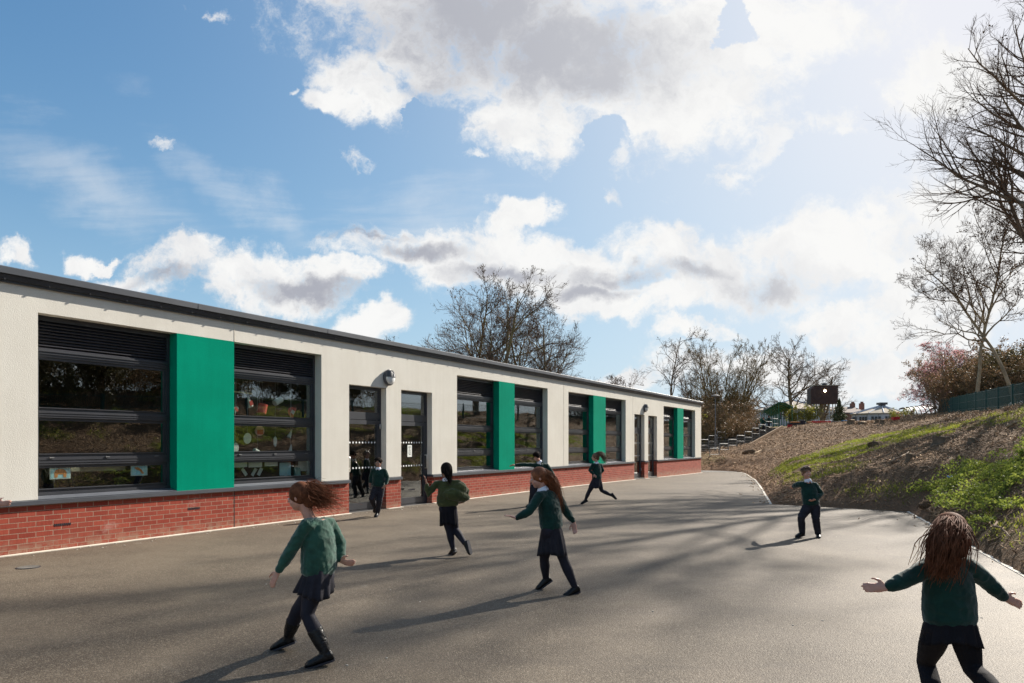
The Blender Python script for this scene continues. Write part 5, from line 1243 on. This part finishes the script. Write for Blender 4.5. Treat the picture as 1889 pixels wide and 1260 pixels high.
def locks(parent, mat, head, hf, hu, hs, S, path, n, seed, spread0=.05, spread1=.12, rad=.006, stiff=.02, rf=1.0, name='hair'):
    """hair: a fitted cap plus many tapering locks following a path of world points"""
    r = random.Random(seed); m = MB()
    Mh = Matrix((hs, hf, hu)).transposed()
    # cap over crown and back, hairline left free at the face
    m.ell(head-hf*.016*S+hu*.020*S, .079*S, .089*S, .088*S, Mh, 20, 14)
    m.tube([head-hf*.055*S+hu*.02*S, head-hf*.062*S-hu*.05*S], [.056*S, .046*S], 14)
    P = [Vector(p) for p in path]
    def along(t):
        f = t*(len(P)-1); i = min(int(f), len(P)-2); return P[i].lerp(P[i+1], f-i)
    for k in range(n):
        th = r.uniform(-1.9, 1.9); ph = r.uniform(-.2, 1.2)
        dirn = (-hf*math.cos(th)*math.cos(ph)+hs*math.sin(th)*math.cos(ph)+hu*math.sin(ph)).normalized()
        root = head-hf*.012*S+hu*.02*S+Vector((dirn.dot(hs)*.076*S*hs))+Vector(dirn.dot(hf)*.086*S*hf)+Vector(dirn.dot(hu)*.084*S*hu)
        ln = r.uniform(.62, 1.05); w = Vector((r.gauss(0, 1), r.gauss(0, 1), r.gauss(0, .8))); w2 = Vector((r.gauss(0, 1), r.gauss(0, 1), r.gauss(0, 1)))
        sd = (root-head); pts = [root]; N = 8
        for i in range(1, N+1):
            t = i/N*ln; c = along(min(t, 1)); sp = spread0+(spread1-spread0)*t
            tgt = c+w*sp*S*.55+sd*(1-t)*.9+w2*stiff*math.sin(t*5+k); bl = min(1, t*2.2)
            near_ = root+(c-P[0])*1.0
            pts.append(near_.lerp(tgt, bl))
        rr0 = rad*S*r.uniform(.7, 1.4); m.tube(pts, [rr0*(1-.75*i/N)*(.8 if i == 0 else 1) for i in range(N+1)], 5, flat=.6)
    return m.build(name, mat, parent, smooth=True)
def short_hair(parent, mat, head, hf, hu, hs, S, seed, voxel, vol=1.0):
    r = random.Random(seed); m = MB(); Mh = Matrix((hs, hf, hu)).transposed()
    m.ell(head-hf*.014*S+hu*.024*S, .079*S*vol, .088*S*vol, .084*S*vol, Mh, 20, 14)
    m.tube([head-hf*.052*S, head-hf*.058*S-hu*.045*S], [.052*S, .040*S], 12)
    for k in range(420):
        th = r.uniform(-3.14, 3.14); ph = r.uniform(.1, 1.5); dirn = (-hf*math.cos(th)*math.cos(ph)+hs*math.sin(th)*math.cos(ph)+hu*math.sin(ph)).normalized()
        if dirn.dot(hf) > .55 and dirn.dot(hu) < .5: continue
        root = head-hf*.014*S+hu*.022*S+hs*dirn.dot(hs)*.077*S*vol+hf*dirn.dot(hf)*.086*S*vol+hu*dirn.dot(hu)*.082*S*vol
        fl_ = (hf*.8-hu*.3+hs*.4) if dirn.dot(hu) > .4 else (-hu*1.0+dirn*.3)
        tip = root+(fl_.normalized()*.022+Vector((r.gauss(0, .004), r.gauss(0, .004), r.gauss(0, .004)))+dirn*.005)*S
        m.tube([root, tip], [.0055*S, .0025*S], 4)
    return m.build('hair', mat, parent, smooth=True)

def person(label, Y0, J, S, facing, bottom='trousers', sweater='sweater', skin='skin', hair=None, vox=.007, head_dir=None, head_up=(0, 0, 1), skirt=None, boot=0,
           hem=0.0, bulge=None, curl=(.5, .5), palm=(None, None), collar=True, face=True, bare_legs=False, group='children in green school jumpers', detail=True, legmat=None, torso_w=1.0, seed=1):
    """J: joints in photo pixels with a depth offset; placed at distance Y0 in the scene"""
    Rt = J['root'] if 'root' in J else None
    W = {k: at(v[0], v[1], Y0+(v[2] if len(v) > 2 else 0)) for k, v in J.items()}
    ctr = W['pelvis']; Pn = thing('person', label, 'person', (0, 0, 0), 0, group)
    f = Vector(facing+(0,) if len(facing) == 2 else facing).normalized()
    pel, shL, shR = W['pelvis'], W['shL'], W['shR']; nk = W.get('neck') or (shL+shR)/2+Vector((0, 0, .03*S))
    shm = (shL+shR)/2; spine = (shm-pel); up = spine.normalized()
    side = (shR-shL); side = (side-up*side.dot(up)).normalized(); front = up.cross(side).normalized()
    if front.dot(f) < 0: front = -front
    hipL, hipR = W['hipL'], W['hipR']; hs_ = (hipR-hipL); hs_ = (hs_-up*hs_.dot(up)).normalized()
    shw = (shR-shL).length/2
    head = W['head']; hf = Vector(head_dir or f).normalized(); hu = Vector(head_up).normalized(); hs = hf.cross(hu).normalized(); hu = hs.cross(hf).normalized()
    # --- body: one continuous surface
    m = MB(); Mh = Matrix((hs, hf, hu)).transposed()
    m.ell(head+hu*.018*S-hf*.008*S, .070*S, .084*S, .080*S, Mh, 20, 14)                  # cranium
    m.ell(head-hu*.030*S+hf*.020*S, .054*S, .058*S, .070*S, Mh, 18, 12)                  # face
    m.ell(head-hu*.075*S+hf*.045*S, .026*S, .024*S, .020*S, Mh, 12, 8)                   # chin
    m.tube([head+hf*.074*S+hu*.004*S, head+hf*.090*S-hu*.020*S], [.007*S, .0115*S], 8)    # nose
    for e in (-1, 1):
        m.ell(head+hs*e*.071*S-hu*.012*S-hf*.006*S,   .007*S, .013*S, .020*S, Mh, 10, 8)
        m.ell(head+hs*e*.033*S-hu*.035*S+hf*.052*S, .020*S, .016*S, .018*S, Mh, 10, 8)    # cheeks
    m.ell(head+hf*.066*S-hu*.048*S, .022*S, .012*S, .008*S, Mh, 10, 6)
    nb = nk-up*.02*S
    m.tube([head-hu*.045*S-hf*.015*S, nk, nb], [.040*S, .040*S, .048*S], 14)
    pts = [pel-up*.06*S, pel+up*.02*S, pel.lerp(shm, .35), pel.lerp(shm, .72), shm-up*.01*S, shm+up*.035*S]
    for fw, fd, nm in ((1.0, 1.0, 'b'),):
        secs = []
        for p, w, d_ in zip(pts, (.095, .105, .092, .105, shw/S*.86, .05), (.07, .08, .066, .075, .055, .04)): 
            sd = hs_ if p is pts[0] or p is pts[1] else side
            secs.append((p, sd*w*S, front*d_*S))
        m.loft(secs, 18)
    for sd_, sg in (('L', 0), ('R', 1)):
        sh, el, wr, ha = W['sh'+sd_], W['el'+sd_], W['wr'+sd_], W['ha'+sd_]
        m.tube([sh, sh.lerp(el, .5), el, el.lerp(wr, .35), wr], [.034*S, .032*S, .026*S, .027*S, .0185*S], 12)
        ps = palm[sg]; ps = Vector(ps) if ps is not None else (f*.9+Vector((0, 0, .3)))
        hand(m, wr, ha, ps, S, curl[sg], side=(1 if sg == 0 else -1))
        hp_, kn, an, to = W['hip'+sd_], W['kn'+sd_], W['an'+sd_], W['to'+sd_]
        m.tube([hp_, hp_.lerp(kn, .5), kn, kn.lerp(an, .35), an], [.068*S, .058*S, .042*S, .044*S, .027*S], 14)
    body = remeshed(m, 'body', M[skin], Pn, vox, 2)
    # --- trousers or tights
    m = MB(); tight = bottom != 'trousers'
    for sd_ in 'LR':
        hp_, kn, an = W['hip'+sd_], W['kn'+sd_], W['an'+sd_]
        rr = [.076, .068, .050, .052, .034] if tight else [.084, .078, .064, .060, .053]
        m.tube([hp_, hp_.lerp(kn, .5), kn, kn.lerp(an, .35), an.lerp(kn, .05)], [q*S for q in rr], 14)
    m.loft([(pel-up*.07*S, hs_*.09*S, front*.078*S), (pel, hs_*.118*S, front*.092*S), (pel+up*.06*S, hs_*.108*S, front*.084*S)], 18)
    remeshed(m, 'tights' if tight else 'trousers', legmat or (M['tights'] if tight else M['charcoal']), Pn, vox*1.1, 3, fold=.001 if tight else .0060*S, fscale=16, seed=seed)
    # --- jumper
    m = MB(); secs = []; hemp = pel-up*(.01-hem)*S
    pts2 = [hemp, hemp+up*.035*S, pel.lerp(shm, .38), pel.lerp(shm, .72), shm-up*.015*S, shm+up*.028*S, nk]
    for i, (p, w, d_) in enumerate(zip(pts2, (.118*torso_w, .134*torso_w, .132*torso_w, .132, shw/S*.98, .072, .048), (.098, .112, .108, .098, .074, .055, .046))):
        sd = hs_ if i == 0 else side; secs.append((p, sd*w*S, front*d_*S))
    m.loft(secs, 22)
    if bulge:
        for (bx, by, bdy, r1, r2_, r3) in bulge: m.ell(at(bx, by, Y0+bdy), r1*S, r2_*S, r3*S, None, 16, 12)
    for sd_ in 'LR':
        sh, el, wr = W['sh'+sd_], W['el'+sd_], W['wr'+sd_]
        m.tube([shm.lerp(sh, .45), sh, sh.lerp(el, .5), el, el.lerp(wr, .45), wr.lerp(el, .10)], [.05*S, .052*S, .049*S, .044*S, .042*S, .030*S], 14)
    jm_ = remeshed(m, 'jumper', M[sweater], Pn, vox*1.1, 3, fold=.0065*S, fscale=12, seed=seed+5)
    # --- skirt with pleats, a thick sheet
    if skirt:
        sx_, sy_, sdy, wS, wF, tw_ = skirt; hc = at(sx_, sy_, Y0+sdy); m = MB(); nS = 96
        for (o1, o2, rev) in ((0, 0, 0), (-.008, -.008, 1)):
            rings = []
            for k in range(9):
                t = k/8; c = (pel+up*.055*S).lerp(hc, t); ws = (.112+(wS-.112)*t**.8); wf = (.092+(wF-.092)*t**.8); row = []
                for i in range(nS):
                    a = 2*math.pi*i/nS; pl = 1+(.075*t)*math.sin(a*14+1.5*math.sin(a*2))+(.06*t)*math.sin(a*3+seed)
                    zw = .022*t*math.sin(a*2+seed*1.3)
                    row.append(m.bm.verts.new(c+hs_*((ws+o1)*S*pl*math.cos(a))+front*((wf+o2)*S*pl*math.sin(a))+Vector((0, 0, zw))*S))
                rings.append(row)
            if not rev: outer = rings
            else: inner = rings
            for r0, r1 in zip(rings, rings[1:]):
                for i in range(nS):
                    q = (r0[i], r0[(i+1) % nS], r1[(i+1) % nS], r1[i]); m.bm.faces.new(q if not rev else q[::-1])
        for i in range(nS): m.bm.faces.new((outer[-1][i], outer[-1][(i+1) % nS], inner[-1][(i+1) % nS], inner[-1][i]))
        m.build('skirt', M['black_cloth'] if tw_ else M['charcoal'], Pn, smooth=True, fixn=True)
    # --- shoes
    for sd_ in 'LR': shoe(Pn, W['an'+sd_], W['to'+sd_], S, M['leather'], boot, kn=W['kn'+sd_], buckle=boot > 0)
    # --- collar
    if collar:
        m = MB(); secs = []
        nd = (head-hu*.05*S-nk).normalized(); a, b = perp_frame(nd, hs)
        for t, rr in ((-.022, .062), (-.006, .060), (.012, .053), (.026, .048)): secs.append((nk+nd*t*S+hf*0, a*rr*S, b*rr*.98*S))
        m.loft(secs, 20, cap=False)
        for e in (-1, 1):   # the two points
            c = nk-nd*.018*S+hf*.058*S; m.prism([c+hs*e*.004*S+nd*.012*S, c+hs*e*.045*S+nd*.02*S-hf*.015*S, c+hs*e*.036*S-nd*.022*S-hf*.002*S], hf*.005*S)
        m.build('collar', M['white'], Pn)
    # --- face
    if face:
        for e in (-1, 1):
            c = head+hs*e*.029*S+hf*.0715*S-hu*.002*S
            E = MB(); E.ell(c, .0125*S, .0065*S, .0075*S, Mh, 12, 8); eo = E.build('eye', M['eye'], Pn, smooth=True)
            I = MB(); I.ell(c+hf*.0048*S, .0058*S, .0026*S, .0060*S, Mh, 10, 6); I.build('iris', M['iris'], eo, smooth=True)
            B = MB(); B.tube([c+hu*.017*S-hs*.014*S+hf*.001*S, c+hu*.020*S+hf*.004*S, c+hu*.017*S+hs*.014*S+hf*.001*S], [.002*S, .0032*S, .002*S], 6); B.build('eyebrow', M[hair[0]], Pn)
        c = head+hf*.0765*S-hu*.048*S; L = MB(); L.tube([c-hs*.022*S+hu*.005*S-hf*.006*S, c-hs*.01*S-hu*.002*S, c+hs*.01*S-hu*.002*S, c+hs*.022*S+hu*.005*S-hf*.006*S], [.002*S, .0052*S, .0052*S, .002*S], 6)
        mo = L.build('mouth', M['lips'], Pn, smooth=True)
        t_ = MB(); t_.tube([c-hs*.013*S+hf*.003*S+hu*.0005*S, c+hs*.013*S+hf*.003*S+hu*.0005*S], [.0028*S]*2, 6); t_.build('teeth', M['teeth'], mo)
    # --- hair
    if hair:
        if hair[1] == 'short': short_hair(Pn, M[hair[0]], head, hf, hu, hs, S, seed, vox, hair[2] if len(hair) > 2 else 1)
        else:
            path = [at(x, y, Y0+dy) for x, y, dy in hair[2]]; k = hair[3] if len(hair) > 3 else {}
            locks(Pn, M[hair[0]], head, hf, hu, hs, S, path, seed=seed, **{**dict(n=150), **k})
    return Pn

# girl striding left, left foreground
person('girl in black buckled boots and short grey skirt striding left in the left foreground', 4.92, dict(
    head=(553, 916, 0), neck=(571, 955, 0), shL=(566, 968, -.10), shR=(607, 966, .09), elL=(538, 1014, -.12), wrL=(513, 1054, -.12), haL=(498, 1085, -.12),
    elR=(628, 1003, .14), wrR=(628, 1034, .07), haR=(646, 1040, .02), pelvis=(589, 1058, 0), hipL=(582, 1066, -.05), hipR=(598, 1064, .06),
    knL=(567, 1134, -.12), anL=(602, 1206, -.16), toL=(566, 1217, -.19), knR=(549, 1126, .12), anR=(531, 1175, .21), toR=(499, 1187, .22)),
    S=1.0, facing=(-.85, .45), bottom='tights', sweater='sweater_light', hair=('hair_brown', 'long', [(556, 908, .03), (568, 914, .05), (580, 920, .05), (593, 923, .05), (607, 922, .04)], dict(n=950, spread0=.05, spread1=.12, rad=.0030, stiff=.012)),
    vox=.006, head_dir=(-.95, .2, -.2), skirt=(580, 1094, 0, .165, .155, 0), boot=.62, curl=(.35, .9), face=True, collar=False, torso_w=1.08, seed=2)
# boy coming out of the door
person('dark haired boy in white collar and green jumper running out beside the first door', 14.3, dict(
    head=(698, 853, 0), neck=(698, 864, 0), shL=(709.5, 868, .03), shR=(687.5, 867.5, -.0), elL=(715, 882, .03), wrL=(712, 894, -.05), haL=(705, 903, -.10),
    elR=(684, 881, .05), wrR=(683, 891, -.02), haR=(682, 898, -.06), pelvis=(698, 897, 0), hipL=(703, 900, 0), hipR=(693.5, 900, 0),
    knL=(700.5, 922, -.05), anL=(696.5, 945, .10), toL=(691, 950.5, -.05), knR=(685.5, 920, -.12), anR=(692.5, 936, .22), toR=(692, 943, .25)),
    S=.97, facing=(-.25, -1), skin='skin_tan', hair=('hair_dark', 'short', 1.0), vox=.0075, head_dir=(-.05, -1, -.05), curl=(.7, .7), seed=3)
# olive jumper girl seen from behind
person('girl in billowing olive jumper seen from behind, one arm raised', 9.5, dict(
    head=(823, 867, 0), neck=(824, 884, 0), shL=(805, 893, 0), shR=(845, 891, 0), elL=(789, 912, -.04), wrL=(787, 893, -.06), haL=(784, 879, -.06),
    elR=(861, 906, .05), wrR=(854, 926, .10), haR=(844, 928, .14), pelvis=(826, 932, 0), hipL=(819, 937, 0), hipR=(833, 937, 0),
    knL=(829, 980, .0), anL=(836, 1013, .0), toL=(828, 1021, .08), knR=(840, 976, .05), anR=(858, 1004, -.12), toR=(863, 1024, -.14)),
    S=1.0, facing=(-.35, 1), bottom='tights', sweater='sweater_olive', skin='skin_tan', hair=('hair_dark', 'long', [(823, 864, 0), (825, 876, -.07), (828, 886, -.10), (830, 892, -.11)], dict(n=90, spread0=.02, spread1=.022, rad=.005, stiff=.003)),
    vox=.0065, head_dir=(-.45, .9, -.1), skirt=(828, 968, 0, .115, .105, 1), bulge=[(836, 912, -.03, .175, .125, .105), (853, 918, -.02, .105, .09, .06), (846, 902, 0, .12, .10, .11)], curl=(.35, .9), face=False, seed=4, torso_w=1.15)
# bending boy
person('boy bending forward with head down beside the wall, arm stretched left', 16.7, dict(
    head=(990, 842, -.08), neck=(995, 852, -.03), shL=(1009, 859, .05), shR=(985, 858, -.05), elL=(1018, 872, .05), wrL=(1025, 884, .0), haL=(1027, 893, -.02),
    elR=(966, 857, -.1), wrR=(950, 858, -.14), haR=(940, 859, -.16), pelvis=(990, 889, .05), hipL=(996, 892, .08), hipR=(985, 892, .0),
    knL=(985, 912, .12), anL=(982, 928, .2), toL=(976, 931, .15), knR=(982, 911, -.08), anR=(979, 928, -.02), toR=(970, 932, -.12)),
    S=1.08, facing=(-.6, -.8), hair=('hair_dark', 'short', 1.0), vox=.0085, head_dir=(-.35, -.75, -.55), head_up=(-.1, -.5, .9), curl=(.5, .3), seed=5)
# girl centre
person('girl with long auburn hair and knee length charcoal skirt striding left in the centre', 7.05, dict(
    head=(993, 881, 0), neck=(1001, 903, 0), shL=(995, 915, -.12), shR=(1026, 912, .10), elL=(975, 944, -.18), wrL=(953, 956, -.18), haL=(938, 951, -.18),
    elR=(1042, 940, .14), wrR=(1058, 963, .12), haR=(1061, 982, .10), pelvis=(1018, 975, 0), hipL=(1012, 980, -.06), hipR=(1024, 980, .06),
    knL=(1004, 1030, .10), anL=(1007, 1067, .22), toL=(993, 1077, .22), knR=(1040, 1034, -.02), anR=(1061, 1084, -.02), toR=(1041, 1093, -.08)),
    S=1.02, facing=(-.95, .1), bottom='tights', hair=('hair_auburn', 'long', [(993, 874, .02), (1008, 885, .05), (1018, 903, .06), (1024, 925, .06), (1027, 946, .05)], dict(n=700, spread0=.045, spread1=.06, rad=.0036, stiff=.008)),
    vox=.0065, head_dir=(-.95, -.1, -.25), skirt=(1017, 1022, .02, .125, .165, 0), curl=(.35, .5), seed=6)
# far running girl
person('girl in skirt running left in the distance with hair flying', 17.5, dict(
    head=(1098, 843, 0), neck=(1100, 854, 0), shL=(1094, 858, -.08), shR=(1107, 858, .08), elL=(1088, 868, -.1), wrL=(1095, 875, -.12), haL=(1100, 880, -.13),
    elR=(1112, 868, .1), wrR=(1104, 876, .12), haR=(1098, 879, .13), pelvis=(1101, 884, 0), hipL=(1098, 886, -.05), hipR=(1104, 886, .05),
    knL=(1086, 908, -.06), anL=(1080, 922, -.06), toL=(1073, 925.5, -.08), knR=(1110, 905, .05), anR=(1128, 914, .06), toR=(1134, 922, .06)),
    S=1.02, facing=(-1, .0), bottom='tights', hair=('hair_mid', 'long', [(1099, 839, 0), (1107, 838, .03), (1113, 845, .03), (1117, 853, .03)], dict(n=180, spread0=.035, spread1=.06, rad=.006)),
    vox=.009, head_dir=(-1, .0, -.1), skirt=(1097, 899, 0, .15, .15, 0), curl=(.8, .8), seed=7)
# boy right
person('smiling boy in dark trousers on the right, hand at his waist', 11.25, dict(
    head=(1487.5, 871, 0), neck=(1490, 886, 0), shL=(1503, 894, .02), shR=(1477.5, 893, .03), elL=(1515, 911, .03), wrL=(1503, 922, -.09), haL=(1493, 925, -.14),
    elR=(1468, 895, .16), wrR=(1463, 898, .30), haR=(1459, 900, .42), pelvis=(1497, 931, 0), hipL=(1504, 935, 0), hipR=(1490, 935, 0),
    knL=(1505, 958, -.05), anL=(1509, 984, .0), toL=(1511, 990, -.18), knR=(1478, 955, -.08), anR=(1480, 982, .0), toR=(1463, 987, -.08)),
    S=.97, facing=(-.35, -1), hair=('hair_mid', 'short', 1.0), vox=.007, head_dir=(.15, -1, -.12), curl=(.8, .5), seed=8)
# girl right foreground
person('long haired girl seen from behind with arms spread in the right foreground', 3.72, dict(
    head=(1750, 981, 0), neck=(1748, 1023, .01), shL=(1713, 1046, 0), shR=(1783, 1043, .01), elL=(1676, 1067, -.03), wrL=(1636, 1084, -.04), haL=(1600, 1084, -.04),
    elR=(1818, 1070, .04), wrR=(1853, 1103, .05), haR=(1880, 1114, .06), pelvis=(1752, 1148, 0), hipL=(1730, 1160, 0), hipR=(1775, 1158, 0),
    knL=(1708, 1222, .28), anL=(1738, 1340, .02), toL=(1742, 1362, .2), knR=(1795, 1235, .0), anR=(1862, 1300, -.35), toR=(1872, 1350, -.36)),
    S=1.0, facing=(-.05, 1), bottom='tights', hair=('hair_brown', 'long', [(1750, 970, -.04), (1746, 1000, -.11), (1740, 1030, -.13), (1733, 1054, -.13)], dict(n=1200, spread0=.05, spread1=.08, rad=.0036, stiff=.006)),
    vox=.006, head_dir=(-.1, 1, -.1), skirt=(1753, 1184, 0, .140, .13, 1), curl=(.25, .25), palm=((0, .3, 1), (0, .3, 1)), face=False, collar=False, legmat=M['black_cloth'], seed=9, torso_w=1.05)
# child whose hand reaches in at the left edge
person('child at the very left edge, only a raised hand in view', 6.0, dict(
    head=(-95, 905, .1), neck=(-95, 930, .1), shL=(-112, 945, 0), shR=(-70, 945, .1), elL=(-120, 990, 0), wrL=(-115, 1020, -.1), haL=(-112, 1040, -.1),
    elR=(-45, 965, .0), wrR=(-8, 930, .0), haR=(20, 928, .0), pelvis=(-95, 1025, 0), hipL=(-105, 1032, 0), hipR=(-85, 1032, 0),
    knL=(-105, 1080, .0), anL=(-108, 1130, 0), toL=(-95, 1138, -.1), knR=(-82, 1080, -.1), anR=(-75, 1125, .1), toR=(-60, 1133, .0)),
    S=1.0, facing=(.7, -.7), hair=('hair_mid', 'short', 1.0), vox=.008, curl=(.5, .6), palm=(None, (0, 0, 1)), face=False, seed=10)
# three on the steps
def step_kid(px, ytop, ybot, Y, label, seed, hairm):
    k = (ybot-ytop)/27.0; P = lambda x, y, d=0: (px+x*k, ytop+y*k, d)
    person(label, Y, dict(head=P(0, 2.6), neck=P(0, 5), shL=P(-2.6, 6.2), shR=P(2.6, 6.2), elL=P(-3.6, 10.5), wrL=P(-1.8, 13, -.1), haL=P(.2, 13, -.14),
        elR=P(3.6, 10), wrR=P(3.0, 7.5, -.12), haR=P(2.2, 5, -.14), pelvis=P(0, 13.2), hipL=P(-1.2, 13.8), hipR=P(1.2, 13.8), knL=P(-1.4, 19.5, -.1), anL=P(-1.4, 25.3), toL=P(-1.6, 26, -.18), knR=P(1.4, 19.5), anR=P(1.2, 25.3, .05), toR=P(1.8, 26, -.12)),
        S=k*27/F*Y/1.28, facing=(0, -1), hair=(hairm, 'short', 1.08), vox=.013, curl=(.5, .5), face=False, collar=False, group='children standing on the steps', seed=seed, bottom='trousers')
def sz(px, Y):   # height of the tread below a point of the flight
    q = Vector(((px-CX)/F*Y, Y, 0))-sb0; i = min(max(int(q.dot(ax)/run), 0), nstep-1); return zz0+(zz1-zz0)*(i+1)/nstep
for px, Y, hpx, lb, sd, hm_ in ((1397, 57.5, 24, 'fair haired child in dark clothes, left of the three on the steps', 11, 'hair_blond'),
                            (1408.5, 57.0, 26.5, 'tallest of the three children on the steps, hand raised to the head', 12, 'hair_mid'),
                            (1418.5, 58.5, 24, 'dark haired child, right of the three on the steps, half hidden by the railing', 13, 'hair_dark')):
    yb = HY-(sz(px, Y)-EYE)/Y*F; step_kid(px, yb-hpx, yb, Y, lb, sd, hm_)
